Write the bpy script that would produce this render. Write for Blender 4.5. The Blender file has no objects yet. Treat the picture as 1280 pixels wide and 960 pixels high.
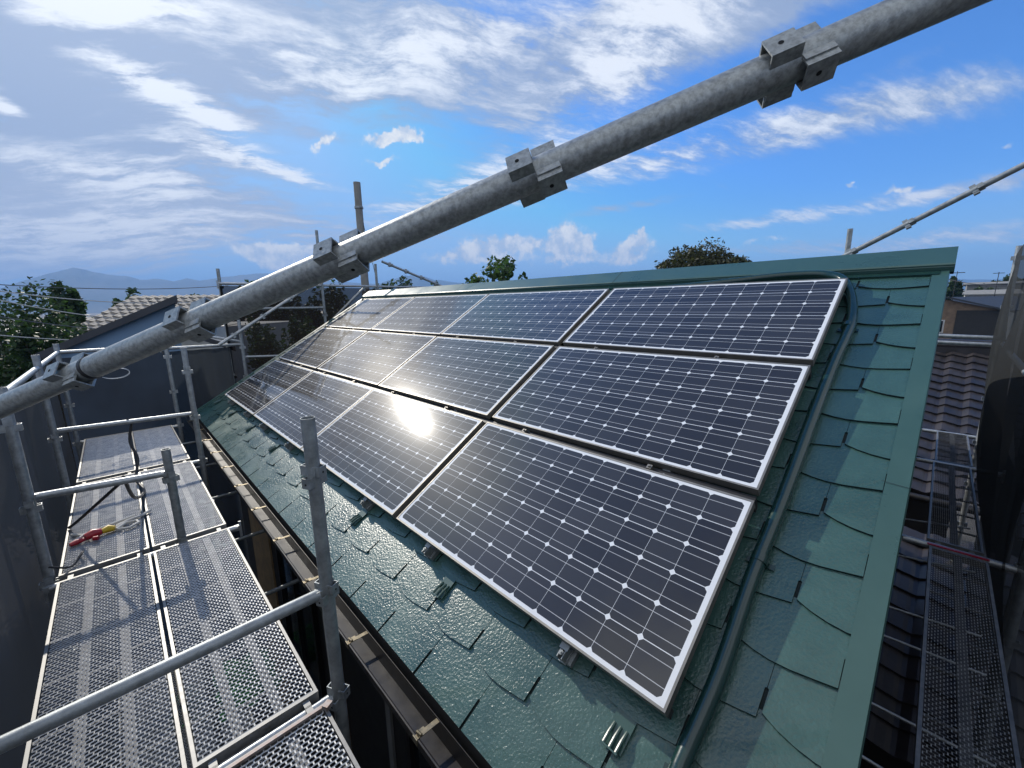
import bpy, math, random
from mathutils import Vector, Matrix
random.seed(7)
R_ = math.radians
SC = bpy.context.scene
COL = SC.collection

# ------------------------------------------------------------------ camera
CAM = Vector((0.41623, -0.99636, 1.17200))
FPX = 513.291
RX = Vector((0.6950123, 0.7188332, -0.0153858))     # camera right
RY = Vector((0.1261577, -0.1429882, -0.9816510))    # camera down
RZ = Vector((-0.7078433, 0.6803184, -0.1900649))    # camera forward
cd = bpy.data.cameras.new('camera')
cam = bpy.data.objects.new('camera', cd); COL.objects.link(cam)
cd.sensor_width = 36; cd.lens = FPX/1280*36; cd.clip_start = 0.02; cd.clip_end = 60000
u_, b_ = -RY, -RZ
cam.matrix_world = Matrix(((RX.x, u_.x, b_.x, CAM.x), (RX.y, u_.y, b_.y, CAM.y), (RX.z, u_.z, b_.z, CAM.z), (0, 0, 0, 1)))
SC.camera = cam

# ------------------------------------------------------------------ light
SUN = Vector((-0.83847, 0.00706, 0.54491)).normalized()
sl = bpy.data.lights.new('sun', 'SUN'); sl.energy = 3.0; sl.angle = R_(0.53); sl.color = (1.0, 0.93, 0.82)
so = bpy.data.objects.new('sun', sl); COL.objects.link(so)
so.rotation_euler = SUN.to_track_quat('Z', 'Y').to_euler()
SC.view_settings.view_transform = 'Standard'
SC.view_settings.look = 'None'
SC.view_settings.exposure = 0.55
SC.view_settings.gamma = 1.0
SC.view_settings.use_curve_mapping = False
SC.render.engine = 'CYCLES'
try:
    SC.cycles.max_bounces = 8; SC.cycles.transparent_max_bounces = 24
    SC.cycles.sample_clamp_indirect = 6.0
except Exception: pass

def pix(x, y):
    d = RX*((x-640)/FPX) + RY*((y-480)/FPX) + RZ
    return d.normalized()
def ray_at(x, y, hd):            # a world point on a sight line, hd metres away along the ground
    d = pix(x, y); return CAM + d*(hd/math.hypot(d.x, d.y))

GZ = -5.5                        # ground level (the deck boards lie at -0.355)

# ------------------------------------------------------------------ world
W = bpy.data.worlds.new('World'); SC.world = W; W.use_nodes = True
nt = W.node_tree; N = nt.nodes; L = nt.links; N.clear()
def vm(op, a=None, b=None, c=None):
    n = N.new('ShaderNodeVectorMath'); n.operation = op
    for i, v in enumerate((a, b, c)):
        if v is None: continue
        if isinstance(v, (tuple, list, Vector)): n.inputs[i].default_value = tuple(v)
        else: L.new(v, n.inputs[i])
    return n.outputs['Value'] if op in ('DOT_PRODUCT', 'LENGTH') else n.outputs['Vector']
def mm(op, a=None, b=None, c=None, clamp=False):
    n = N.new('ShaderNodeMath'); n.operation = op; n.use_clamp = clamp
    for i, v in enumerate((a, b, c)):
        if v is None: continue
        if isinstance(v, (int, float)): n.inputs[i].default_value = v
        else: L.new(v, n.inputs[i])
    return n.outputs[0]
def sm(v, lo, hi, a=0.0, b=1.0):
    n = N.new('ShaderNodeMapRange'); n.interpolation_type = 'SMOOTHSTEP'
    L.new(v, n.inputs[0]); n.inputs[1].default_value = lo; n.inputs[2].default_value = hi
    n.inputs[3].default_value = a; n.inputs[4].default_value = b
    return n.outputs[0]
def nz(vec, scale, detail=4, rough=0.55, dist=0.0, col=False):
    n = N.new('ShaderNodeTexNoise'); L.new(vec, n.inputs['Vector']); n.inputs['Scale'].default_value = scale
    n.inputs['Detail'].default_value = detail; n.inputs['Roughness'].default_value = rough; n.inputs['Distortion'].default_value = dist
    return n.outputs['Color'] if col else n.outputs[0]
tc = N.new('ShaderNodeTexCoord'); D = vm('NORMALIZE', tc.outputs['Generated'])
sky = N.new('ShaderNodeTexSky'); sky.sky_type = 'NISHITA'; sky.sun_disc = False
sky.sun_elevation = R_(33.0); sky.sun_rotation = math.atan2(SUN.x, SUN.y); sky.altitude = 0
sky.air_density = 1.0; sky.dust_density = 0.6; sky.ozone_density = 2.0
# warped direction so that cloud edges fray
w1 = vm('SUBTRACT', nz(D, 3.0, 2, 0.5, 0, True), (0.5, 0.5, 0.5))
w2 = vm('SUBTRACT', nz(D, 11.0, 3, 0.6, 0, True), (0.5, 0.5, 0.5))
DW = vm('ADD', D, vm('ADD', vm('SCALE', w1, None, None), vm('SCALE', w2)))
def setscale(out, s):
    out.node.inputs['Scale'].default_value = s
for l_ in list(DW.node.inputs[1].links[0].from_node.inputs):
    pass
addn = DW.node.inputs[1].links[0].from_node
addn.inputs[0].links[0].from_node.inputs['Scale'].default_value = 0.05
addn.inputs[1].links[0].from_node.inputs['Scale'].default_value = 0.022
def blobs(lst, vec, k=1.0):
    tot = None
    for (px, py, ax, ay, ang, amp) in lst:
        c = pix(px, py)
        a = R_(ang)
        e = pix(px+math.cos(a)*3, py-math.sin(a)*3) - c
        sc = e.length/3.0
        u = e.normalized(); v = c.cross(u).normalized()
        su, sv = ax*sc*k, ay*sc*k
        # perpendicular pixel scale
        e2 = pix(px+math.sin(a)*3, py+math.cos(a)*3) - c
        sv = ay*abs(e2.dot(v))/3.0*k
        A = vm('DOT_PRODUCT', vec, u/su); A = mm('SUBTRACT', A, c.dot(u)/su)
        B = vm('DOT_PRODUCT', vec, v/sv); B = mm('SUBTRACT', B, c.dot(v)/sv)
        r2 = mm('ADD', mm('MULTIPLY', A, A), mm('MULTIPLY', B, B))
        g = mm('EXPONENT', mm('MULTIPLY', r2, -1.0))
        front = mm('GREATER_THAN', vm('DOT_PRODUCT', vec, c), 0.0)
        g = mm('MULTIPLY', mm('MULTIPLY', g, amp), front)
        tot = g if tot is None else mm('ADD', tot, g)
    return tot
# soft high cloud sheets: pixel centre, half lengths, angle, amount
cover = blobs([
 (20, 60, 330, 200, 0, .80), (330, 60, 260, 100, -8, .85), (560, 60, 170, 75, 5, .8), (100, 220, 260, 110, 0, .64), (60, 310, 260, 60, 3, .66),
 (400, 290, 120, 20, -12, .25), (330, 212, 110, 13, -14, .55), (250, 270, 170, 42, 0, .55),
 (760, 70, 190, 60, 32, .8), (900, 20, 160, 60, 25, .8), (1060, -60, 260, 60, 20, .7),
 (600, 230, 170, 30, 20, .6), (850, 190, 260, 32, 12, .62), (1120, 130, 240, 30, 13, .5), (790, 256, 110, 9, 10, .55),
 (1020, 262, 190, 13, 9, .62), (1240, 222, 120, 12, 10, .45), (1180, 300, 260, 22, 4, .55), (1150, 70, 90, 10, 20, .25),
 (900, 310, 170, 10, 3, .35), (560, 300, 200, 12, 3, .3), (1500, 160, 260, 60, 12, .6), (-300, 150, 300, 200, 0, .8),
], DW)
# unseen cloud added over the sky behind the camera as neutral fill light
behind = sm(vm('DOT_PRODUCT', D, -RZ), -0.25, 0.35, 0.0, 1.0)
cover = mm('ADD', cover, behind)
# streaky fibres: noise stretched along the wind
mp = N.new('ShaderNodeMapping'); mp.vector_type = 'TEXTURE'
sep = N.new('ShaderNodeSeparateXYZ'); L.new(DW, sep.inputs[0])
zz = mm('ADD', mm('MAXIMUM', sep.outputs[2], 0.0), 0.22)
cmb = N.new('ShaderNodeCombineXYZ'); L.new(mm('DIVIDE', sep.outputs[0], zz), cmb.inputs[0]); L.new(mm('DIVIDE', sep.outputs[1], zz), cmb.inputs[1])
L.new(cmb.outputs[0], mp.inputs[0]); mp.inputs['Rotation'].default_value = (0, 0, R_(62)); mp.inputs['Scale'].default_value = (1.7, 0.42, 1)
fib = nz(mp.outputs[0], 2.3, 7, 0.68, 0.0)
mp2 = N.new('ShaderNodeMapping'); mp2.vector_type = 'TEXTURE'; L.new(cmb.outputs[0], mp2.inputs[0])
mp2.inputs['Rotation'].default_value = (0, 0, R_(62)); mp2.inputs['Scale'].default_value = (1.5, 0.75, 1)
fine = nz(mp2.outputs[0], 8.0, 6, 0.68, 0.0)
dens = mm('MULTIPLY', cover, mm('SUBTRACT', mm('ADD', mm('MULTIPLY', fib, 1.5), mm('MULTIPLY', fine, 2.1)), 0.65))
dens = mm('ADD', dens, mm('MULTIPLY', mm('SUBTRACT', fib, 0.52), 0.9))
aS = sm(dens, 0.24, 1.02)
# crisp small cumulus
puff = blobs([(405, 180, 20, 9, 32, 1.0), (487, 172, 42, 9, 2, 1.0), (510, 168, 22, 8, 18, .8), (480, 202, 28, 6, 8, .8),
 (705, 300, 17, 26, 0, 1.2), (733, 304, 13, 18, 25, 1.0), (640, 303, 60, 12, 0, .9), (590, 316, 60, 12, 5, .8), (790, 312, 30, 16, 20, .9), (800, 296, 14, 7, 20, .7),
 (340, 318, 50, 14, -8, 1.0), (372, 326, 42, 15, 0, 1.0), (310, 308, 30, 7, -22, .8), (1062, 231, 10, 5, 0, .9), (1122, 234, 26, 6, 12, .8), (860, 318, 34, 8, 0, .6),
 (690, 325, 120, 10, 0, .45), (1262, 187, 16, 5, 10, .7), (960, 300, 60, 7, 6, .5)],
 vm('ADD', D, vm('SCALE', vm('SUBTRACT', nz(D, 26.0, 3, 0.62, 0, True), (0.5, 0.5, 0.5)))), 1.0)
for nd in N:
    if nd.type == 'VECT_MATH' and nd.operation == 'SCALE' and abs(nd.inputs['Scale'].default_value - 1.0) < 1e-6:
        nd.inputs['Scale'].default_value = 0.055
pn = nz(D, 34.0, 4, 0.6)
aP = sm(mm('MULTIPLY', puff, mm('ADD', mm('MULTIPLY', pn, 1.7), 0.05)), 0.28, 0.80)
# brightness inside the cloud sheet
white = blobs([(150, 8, 110, 26, -4, 1.0), (225, 130, 130, 22, -30, .95), (420, 85, 190, 60, 0, .55), (170, 225, 170, 30, -8, .6), (10, 132, 35, 12, -40, .8),
 (800, 60, 160, 60, 33, .8), (880, 180, 300, 40, 12, .6), (1020, 262, 190, 14, 9, .8), (340, 212, 110, 14, -14, .9), (100, 300, 260, 40, 2, .75), (600, 230, 160, 30, 20, .7),
 (600, 40, 140, 50, 10, .45), (1180, 300, 240, 25, 5, .5)], DW)
wv = mm('ADD', mm('MULTIPLY', white, mm('SUBTRACT', mm('MULTIPLY', fine, 3.4), 1.0)), mm('MULTIPLY', mm('SUBTRACT', fib, 0.5), 1.6))
wv = sm(mm('ADD', wv, mm('MULTIPLY', behind, 0.8)), 0.10, 0.72)  # the added rear cloud is whitened to lift the shaded parts
def mixc(f, a, b):
    n = N.new('ShaderNodeMix'); n.data_type = 'RGBA'
    if isinstance(f, (int, float)): n.inputs[0].default_value = f
    else: L.new(f, n.inputs[0])
    for i, v in ((6, a), (7, b)):
        if isinstance(v, tuple): n.inputs[i].default_value = (*v, 1)
        else: L.new(v, n.inputs[i])
    return n.outputs[2]
sz = N.new('ShaderNodeSeparateXYZ'); L.new(D, sz.inputs[0]); el = sz.outputs[2]
skyS = vm('MULTIPLY', sky.outputs[0], (0.040, 0.084, 0.142))
skyS = vm('MINIMUM', skyS, (.22, .42, .72))
# pale air near the skyline
skyS = mixc(sm(el, -0.02, 0.22, 0.62, 0.0), skyS, (0.34, 0.49, 0.68))
cloudc = mixc(wv, (0.245, 0.31, 0.44), (0.68, 0.71, 0.75))
lowwarm = sm(el, 0.02, 0.30, 1.0, 0.0)
cloudc = mixc(mm('MULTIPLY', lowwarm, 0.55), cloudc, (0.58, 0.57, 0.57))
c1 = mixc(mm('MULTIPLY', aS, 0.93), skyS, cloudc)
pc = mixc(sm(pn, 0.38, 0.66), (0.40, 0.47, 0.58), (0.70, 0.70, 0.69))
c2 = mixc(mm('MULTIPLY', aP, 0.93), c1, pc)
# bright thin cloud round the sun, above the picture
au = vm('DOT_PRODUCT', D, SUN); au = mm('ADD', mm('MULTIPLY', mm('POWER', mm('MAXIMUM', au, 0.0), 700.0), 3.0), mm('MULTIPLY', mm('POWER', mm('MAXIMUM', au, 0.0), 16.0), .10))
c2 = vm('ADD', c2, vm('SCALE', vm('MULTIPLY', mixc(0.5, (1, .96, .9), (1, .96, .9)), (1, 1, 1)))); c2.node.inputs[1].links[0].from_node.inputs['Scale'].default_value = 1.0
L.new(mm('MULTIPLY', au, 1.0), c2.node.inputs[1].links[0].from_node.inputs['Scale'])
bg = N.new('ShaderNodeBackground'); L.new(c2, bg.inputs[0]); bg.inputs[1].default_value = 1.0
wo = N.new('ShaderNodeOutputWorld'); L.new(bg.outputs[0], wo.inputs[0])
try: W.cycles.sampling_method = 'MANUAL'; W.cycles.sample_map_resolution = 512
except Exception: pass

# ------------------------------------------------------------------ materials
def mat(name, col, rough=0.6, metal=0.0, var=0.0, vscale=8.0, bump=0.0, bscale=60.0, bdist=0.01, spec=0.5, col2=None, coat=0.0, alpha=None):
    m = bpy.data.materials.new(name); m.use_nodes = True; t = m.node_tree; n = t.nodes; l = t.links
    p = n['Principled BSDF']; p.inputs['Roughness'].default_value = rough; p.inputs['Metallic'].default_value = metal
    p.inputs['Specular IOR Level'].default_value = spec; p.inputs['Coat Weight'].default_value = coat
    tcn = n.new('ShaderNodeTexCoord')
    if var > 0 or col2:
        z1 = n.new('ShaderNodeTexNoise'); l.new(tcn.outputs['Object'], z1.inputs[0]); z1.inputs['Scale'].default_value = vscale
        z1.inputs['Detail'].default_value = 6; z1.inputs['Roughness'].default_value = 0.65
        r = n.new('ShaderNodeMapRange'); l.new(z1.outputs[0], r.inputs[0]); r.inputs[1].default_value = 0.35; r.inputs[2].default_value = 0.65
        mx = n.new('ShaderNodeMix'); mx.data_type = 'RGBA'; l.new(r.outputs[0], mx.inputs[0])
        c2 = col2 if col2 else tuple(min(1, c*(1+var)) for c in col)
        c1 = col if col2 else tuple(c*(1-var) for c in col)
        mx.inputs[6].default_value = (*c1, 1); mx.inputs[7].default_value = (*c2, 1)
        l.new(mx.outputs[2], p.inputs['Base Color'])
        rr = n.new('ShaderNodeMapRange'); l.new(z1.outputs[0], rr.inputs[0]); rr.inputs[1].default_value = .3; rr.inputs[2].default_value = .7
        rr.inputs[3].default_value = max(0.03, rough-.08); rr.inputs[4].default_value = min(1, rough+.08); l.new(rr.outputs[0], p.inputs['Roughness'])
    else: p.inputs['Base Color'].default_value = (*col, 1)
    if bump > 0:
        z2 = n.new('ShaderNodeTexNoise'); l.new(tcn.outputs['Object'], z2.inputs[0]); z2.inputs['Scale'].default_value = bscale; z2.inputs['Detail'].default_value = 3
        bm = n.new('ShaderNodeBump'); bm.inputs['Strength'].default_value = bump; bm.inputs['Distance'].default_value = bdist
        l.new(z2.outputs[0], bm.inputs['Height']); l.new(bm.outputs[0], p.inputs['Normal'])
    return m
M_galv = mat('galvanised_steel', (.36, .38, .39), .42, .65, .22, 30, .25, 140, .0015)
M_galvd = mat('weathered_steel', (.27, .29, .295), .5, .55, .25, 22, .3, 120, .0015)
M_bigpipe = mat('blotched_galvanised_steel', (.30, .315, .31), .46, .5, .30, 95, .35, 160, .0012)
M_mesh = mat('expanded_steel', (.44, .44, .43), .45, .6, .2, 20)
M_pframe = mat('plank_frame_steel', (.20, .20, .195), .5, .5, .25, 20)
M_rib = mat('dull_steel_rib', (.11, .112, .115), .65, .3, .3, 20)
M_alu = mat('panel_aluminium', (.22, .21, .19), .5, .7, .08, 20)
M_black = mat('black_rubber', (.015, .015, .017), .5)
M_hole = mat('dark_hole', (.006, .006, .006), .9)
M_green = mat('green_roof_paint', (.034, .086, .074), .30, 0, .20, 3.2, .75, 95, .0035, .6, coat=.25)
M_greens = mat('green_flashing_paint', (.036, .086, .075), .32, 0, .06, 3, .12, 60, .002, .6)
M_greenp = mat('green_conduit_paint', (.009, .034, .030), .20, 0, .08, 12, .15, 60, .002, .6)
M_edge = mat('shingle_edge_shade', (.006, .018, .018), .7)  # dark course lines: lap shade put into the colour of the shingle sides
M_under = mat('slot_shade_and_seam', (.004, .012, .012), .8)  # near-black green: the slots' recess shade put into the underlay; seams use it too
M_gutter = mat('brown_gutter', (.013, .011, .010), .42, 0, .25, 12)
M_brass = mat('zinc_clip', (.24, .20, .13), .45, .7, .2, 40)
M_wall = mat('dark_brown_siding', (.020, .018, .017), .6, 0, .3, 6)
M_tan = mat('tan_board', (.36, .24, .12), .6, 0, .25, 9)
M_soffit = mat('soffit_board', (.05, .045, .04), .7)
M_winglass = mat('window_glass', (.01, .013, .016), .08)
M_rust = mat('rusty_steel', (.24, .17, .14), .6, .4, .4, 50, col2=(.40, .37, .36))
M_red = mat('red_plastic', (.38, .012, .025), .35); M_yel = mat('yellow_webbing', (.62, .42, .02), .5)
M_rope = mat('white_webbing', (.55, .54, .50), .7)
M_leafbag = mat('weed_green', (.035, .17, .03), .6, 0, .3, 8)
M_ctile = mat('dark_glazed_tile', (.026, .022, .023), .42, 0, .4, 3.0, .2, 30, .004)
M_bluewall = mat('blue_grey_siding', (.13, .215, .33), .7, 0, .10, 1.2)
M_darkroof = mat('charcoal_roofing', (.030, .034, .042), .5, 0, .2, 2)
M_wood = mat('weathered_wood_boards', (.20, .13, .08), .7, 0, .3, 3)
M_white = mat('off_white_board', (.50, .49, .46), .6, 0, .1, 4)
M_concrete = mat('concrete', (.22, .215, .20), .8, 0, .15, 4, .1, 20)
M_bark = mat('bark', (.06, .045, .035), .9, 0, .3, 12)
M_wire = mat('cable_black', (.02, .02, .022), .5)
M_wirel = mat('cable_grey', (.10, .11, .12), .5)

def net_mat(name, col, a):
    m = bpy.data.materials.new(name); m.use_nodes = True; t = m.node_tree; n = t.nodes; l = t.links
    n.remove(n['Principled BSDF'])
    d = n.new('ShaderNodeBsdfDiffuse'); d.inputs[0].default_value = (*col, 1)
    tl = n.new('ShaderNodeBsdfTranslucent'); tl.inputs[0].default_value = (*col, 1)
    ms = n.new('ShaderNodeMixShader'); ms.inputs[0].default_value = .35; l.new(d.outputs[0], ms.inputs[1]); l.new(tl.outputs[0], ms.inputs[2])
    tr = n.new('ShaderNodeBsdfTransparent'); mx = n.new('ShaderNodeMixShader')
    tcn = n.new('ShaderNodeTexCoord'); z = n.new('ShaderNodeTexNoise'); l.new(tcn.outputs['Object'], z.inputs[0]); z.inputs['Scale'].default_value = 2.5
    r = n.new('ShaderNodeMapRange'); l.new(z.outputs[0], r.inputs[0]); r.inputs[3].default_value = a-.06; r.inputs[4].default_value = min(1, a+.06)
    l.new(r.outputs[0], mx.inputs[0]); l.new(tr.outputs[0], mx.inputs[1]); l.new(ms.outputs[0], mx.inputs[2])
    l.new(mx.outputs[0], n['Material Output'].inputs[0]); return m
M_net = net_mat('dark_safety_net', (.095, .097, .100), .92)
M_netgrey = net_mat('grey_safety_net', (.045, .048, .050), .80)
M_netbrown = net_mat('brown_black_safety_net', (.016, .014, .014), .80)
M_netblue = net_mat('blue_black_safety_net', (.030, .036, .044), .92)

# solar cells: procedural, object coordinates of the laminate (x along the eave, y up the slope)
def cell_mat():
    m = bpy.data.materials.new('solar_cells'); m.use_nodes = True; t = m.node_tree; n = t.nodes; l = t.links; p = n['Principled BSDF']
    def q(op, a, b=None, c=None):
        k = n.new('ShaderNodeMath'); k.operation = op
        for i, v in enumerate((a, b, c)):
            if v is None: continue
            if isinstance(v, (int, float)): k.inputs[i].default_value = v
            else: l.new(v, k.inputs[i])
        return k.outputs[0]
    tcn = n.new('ShaderNodeTexCoord'); s = n.new('ShaderNodeSeparateXYZ'); l.new(tcn.outputs['Object'], s.inputs[0])
    px, py = 0.1275, 0.1275
    fx = q('SUBTRACT', q('FRACT', q('ADD', q('DIVIDE', s.outputs[0], px), 100.0)), .5)
    fy = q('SUBTRACT', q('FRACT', q('ADD', q('DIVIDE', s.outputs[1], py), 100.0)), .5)
    ax = q('MULTIPLY', q('ABSOLUTE', fx), px); ay = q('MULTIPLY', q('ABSOLUTE', fy), py)
    ic = q('MULTIPLY', q('LESS_THAN', ax, .0632), q('LESS_THAN', ay, .0624))
    ic = q('MULTIPLY', ic, q('LESS_THAN', q('ADD', ax, ay), .1145))
    ic = q('MULTIPLY', ic, q('LESS_THAN', q('ABSOLUTE', q('SUBTRACT', s.outputs[0], 0.765)), .765))
    ic = q('MULTIPLY', ic, q('LESS_THAN', q('ABSOLUTE', q('SUBTRACT', s.outputs[1], 0.3825)), .3825))
    bus = q('LESS_THAN', q('ABSOLUTE', q('SUBTRACT', ay, .0315)), .0011)
    cid = n.new('ShaderNodeCombineXYZ'); l.new(q('FLOOR', q('DIVIDE', s.outputs[0], px)), cid.inputs[0]); l.new(q('FLOOR', q('DIVIDE', s.outputs[1], py)), cid.inputs[1])
    oi = n.new('ShaderNodeObjectInfo'); l.new(oi.outputs['Random'], cid.inputs[2])
    wn = n.new('ShaderNodeTexWhiteNoise'); l.new(cid.outputs[0], wn.inputs[0])
    m1 = n.new('ShaderNodeMix'); m1.data_type = 'RGBA'; l.new(wn.outputs[0], m1.inputs[0])
    m1.inputs[6].default_value = (.022, .0215, .023, 1); m1.inputs[7].default_value = (.034, .034, .036, 1)
    # fine fingers seen as faint streaks
    m2 = n.new('ShaderNodeMix'); m2.data_type = 'RGBA'; l.new(bus, m2.inputs[0]); l.new(m1.outputs[2], m2.inputs[6]); m2.inputs[7].default_value = (.42, .43, .44, 1)
    m3 = n.new('ShaderNodeMix'); m3.data_type = 'RGBA'; l.new(ic, m3.inputs[0]); m3.inputs[6].default_value = (.66, .68, .70, 1); l.new(m2.outputs[2], m3.inputs[7])
    l.new(m3.outputs[2], p.inputs['Base Color'])
    z = n.new('ShaderNodeTexNoise'); l.new(tcn.outputs['Object'], z.inputs[0]); z.inputs['Scale'].default_value = 3.0; z.inputs['Detail'].default_value = 6
    r = n.new('ShaderNodeMapRange'); l.new(z.outputs[0], r.inputs[0]); r.inputs[3].default_value = .046; r.inputs[4].default_value = .066
    l.new(r.outputs[0], p.inputs['Roughness']); p.inputs['Specular IOR Level'].default_value = .5
    # a film of dust that scatters light widely round the mirror direction
    g = n.new('ShaderNodeBsdfGlossy'); g.inputs['Roughness'].default_value = .36; g.inputs[0].default_value = (.9, .88, .84, 1)
    mx = n.new('ShaderNodeMixShader'); mx.inputs[0].default_value = .013
    l.new(p.outputs[0], mx.inputs[1]); l.new(g.outputs[0], mx.inputs[2]); l.new(mx.outputs[0], n['Material Output'].inputs[0])
    return m
M_cell = cell_mat()

# ------------------------------------------------------------------ mesh helpers
class MB:
    def __init__(s): s.v = []; s.f = []; s.mi = []
    def add(s, vs, fs, mi=0):
        o = len(s.v); s.v += [tuple(v) for v in vs]; s.f += [tuple(i+o for i in f) for f in fs]; s.mi += [mi]*len(fs)
    def box(s, a, b, T=None, mi=0):
        x0, y0, z0 = a; x1, y1, z1 = b
        vs = [Vector(p) for p in ((x0,y0,z0),(x1,y0,z0),(x1,y1,z0),(x0,y1,z0),(x0,y0,z1),(x1,y0,z1),(x1,y1,z1),(x0,y1,z1))]
        if T is not None: vs = [T @ v for v in vs]
        s.add(vs, [(0,3,2,1),(4,5,6,7),(0,1,5,4),(1,2,6,5),(2,3,7,6),(3,0,4,7)], mi)
    def bar(s, p, q, w, h, up=Vector((0,0,1)), mi=0):
        p = Vector(p); q = Vector(q); d = (q-p).normalized(); sd = d.cross(up).normalized(); u = sd.cross(d)
        vs = [P + sd*a*w/2 + u*b*h/2 for P in (p, q) for a, b in ((-1,-1),(1,-1),(1,1),(-1,1))]
        s.add(vs, [(0,1,2,3),(7,6,5,4),(0,4,5,1),(1,5,6,2),(2,6,7,3),(3,7,4,0)], mi)
    def tube(s, pts, r, n=14, open_end=False, wall=.0025, mi=0):
        pts = [Vector(p) for p in pts]; rs = r if isinstance(r, (list, tuple)) else [r]*len(pts)
        rings = []; prev = None
        for i, p in enumerate(pts):
            d = (pts[min(i+1, len(pts)-1)] - pts[max(i-1, 0)]).normalized()
            if prev is None:
                a = Vector((0,0,1)) if abs(d.z) < .9 else Vector((1,0,0)); x = d.cross(a).normalized()
            else: x = (prev - d*prev.dot(d)).normalized()
            prev = x; y = d.cross(x)
            rings.append([p + (x*math.cos(2*math.pi*k/n) + y*math.sin(2*math.pi*k/n))*rs[i] for k in range(n)])
        vs = [v for rg in rings for v in rg]; fs = []
        for i in range(len(rings)-1):
            for k in range(n):
                a = i*n+k; b = i*n+(k+1) % n; fs.append((a, b, b+n, a+n))
        s.add(vs, fs, mi)
        for end, i in ((0, 0), (1, len(rings)-1)):
            rg = rings[i]; c = pts[i]; d = (pts[1]-pts[0]).normalized() if end == 0 else (pts[-1]-pts[-2]).normalized()
            if end == 0: d = -d
            if open_end:
                inn = [c + (v-c)*(1-wall/rs[i]) for v in rg]; dp = [v - d*.06 for v in inn]
                vv = rg+inn+dp; ff = []
                for k in range(n):
                    k2 = (k+1) % n; ff.append((k, k2, n+k2, n+k)); ff.append((n+k, n+k2, 2*n+k2, 2*n+k))
                ff.append(tuple(range(2*n, 3*n))); s.add(vv, ff, mi)
            else: s.add(rg, [tuple(range(n)) if end else tuple(range(n-1, -1, -1))], mi)
    def build(s, name, m, parent=None, smooth=False, loc=None):
        me = bpy.data.meshes.new(name); me.from_pydata(s.v, [], s.f)
        for k in (m if isinstance(m, (list, tuple)) else [m]): me.materials.append(k)
        if any(s.mi): me.polygons.foreach_set('material_index', s.mi)
        if smooth:
            me.polygons.foreach_set('use_smooth', [True]*len(s.f))
            try: me.set_sharp_from_angle(angle=R_(40))
            except Exception: pass
        me.update()
        o = bpy.data.objects.new(name, me); COL.objects.link(o)
        if parent: o.parent = parent
        if loc is not None: o.location = loc
        return o
def tag(o, label=None, cat=None, group=None, kind=None):
    if label: o['label'] = label
    if cat: o['category'] = cat
    if group: o['group'] = group
    if kind: o['kind'] = kind
    return o
def thing(name, label, cat, loc=(0,0,0), group=None):
    o = bpy.data.objects.new(name, None); COL.objects.link(o); o.location = loc; o.empty_display_size = .1
    return tag(o, label, cat, group)
def copy_tree(o, parent=None):
    c = o.copy(); COL.objects.link(c); c.parent = parent
    for ch in [k for k in bpy.data.objects if k.parent == o]: copy_tree(ch, c)
    return c

# ------------------------------------------------------------------ roof frame
PA = R_(31); CA, SA = math.cos(PA), math.sin(PA)
def rf(u, v, n): return Vector((u, v*CA - n*SA, v*SA + n*CA))
TR = Matrix(((1,0,0,0),(0,CA,-SA,0),(0,SA,CA,0),(0,0,0,1)))
NT = -0.110                     # top of the shingles
UL, UR = -7.04, 0.345
VE, VR = -0.43, 2.92
ridge_y = rf(0, VR, NT).y; ridge_z = rf(0, VR, NT).z
def rb(u, v, n):                # the rear slope, mirrored about the ridge
    p = rf(u, v, n); return Vector((p.x, 2*ridge_y - p.y, p.z))

# ================================================================== SETTING
# ground: one sheet to the horizon
g = MB(); rings = [0, 6, 14, 40, 120, 400, 1200, 2600, 4500]; vs = [(0,0,GZ)]; fs = []; n = 48
for r in rings[1:]:
    for k in range(n):
        a = 2*math.pi*k/n; vs.append((r*math.cos(a), r*math.sin(a), GZ))
for k in range(n): fs.append((0, 1+k, 1+(k+1) % n))
for i in range(len(rings)-2):
    for k in range(n):
        a = 1+i*n+k; b = 1+i*n+(k+1) % n; fs.append((a, a+n, b+n, b))
g.add(vs, fs)
M_ground = mat('earth_and_gravel', (.045, .042, .038), .9, 0, .3, 1.3, .6, 9, .03, col2=(.085, .08, .072))
tag(g.build('ground', M_ground), kind='structure')
mo = MB(); ridge = [(-500,352),(-330,345),(-200,356),(-90,350),(0,361),(22,353),(45,346),(70,340),(95,334),(112,339),(135,343),(160,345),(178,350),(198,348),(215,352),(232,348),(250,351),(275,347),(300,344),(330,341),(360,345),(395,350),(430,352),(470,355),(500,347),(520,343),(540,349),(560,352),(585,354),(640,352),(720,356),(860,352),(1000,350),(1280,349),(1500,349)]
rng = random.Random(3)
def interp(px):
    for (a, ya), (b, yb) in zip(ridge, ridge[1:]):
        if a <= px <= b: return ya + (yb-ya)*(px-a)/(b-a)
    return ridge[-1][1]
cols = []
for i in range(241):
    px = -500 + 2000*i/240.0; y = interp(px) + rng.uniform(-.5, .5)
    d = pix(px, y); hd = 3200 if px < 700 else 3600
    h = d.z/math.hypot(d.x, d.y); top = CAM.z + hd*max(h, .004)
    dx, dy = d.x/math.hypot(d.x, d.y), d.y/math.hypot(d.x, d.y)
    c = []
    for j in range(9):
        t = j/8.0; rr = hd - 1200*(1-t); z = GZ + (top-GZ)*(t**1.3)*(1 + (rng.uniform(-.10, .10) if j < 8 else 0))
        c.append((CAM.x+dx*rr, CAM.y+dy*rr, z))
    c.append((CAM.x+dx*(hd+700), CAM.y+dy*(hd+700), GZ-3)); cols.append(c)
vs = [p for c in cols for p in c]; m_ = 10; fs = []
for i in range(240):
    for j in range(m_-1): a = i*m_+j; fs.append((a, a+m_, a+m_+1, a+1))
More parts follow.
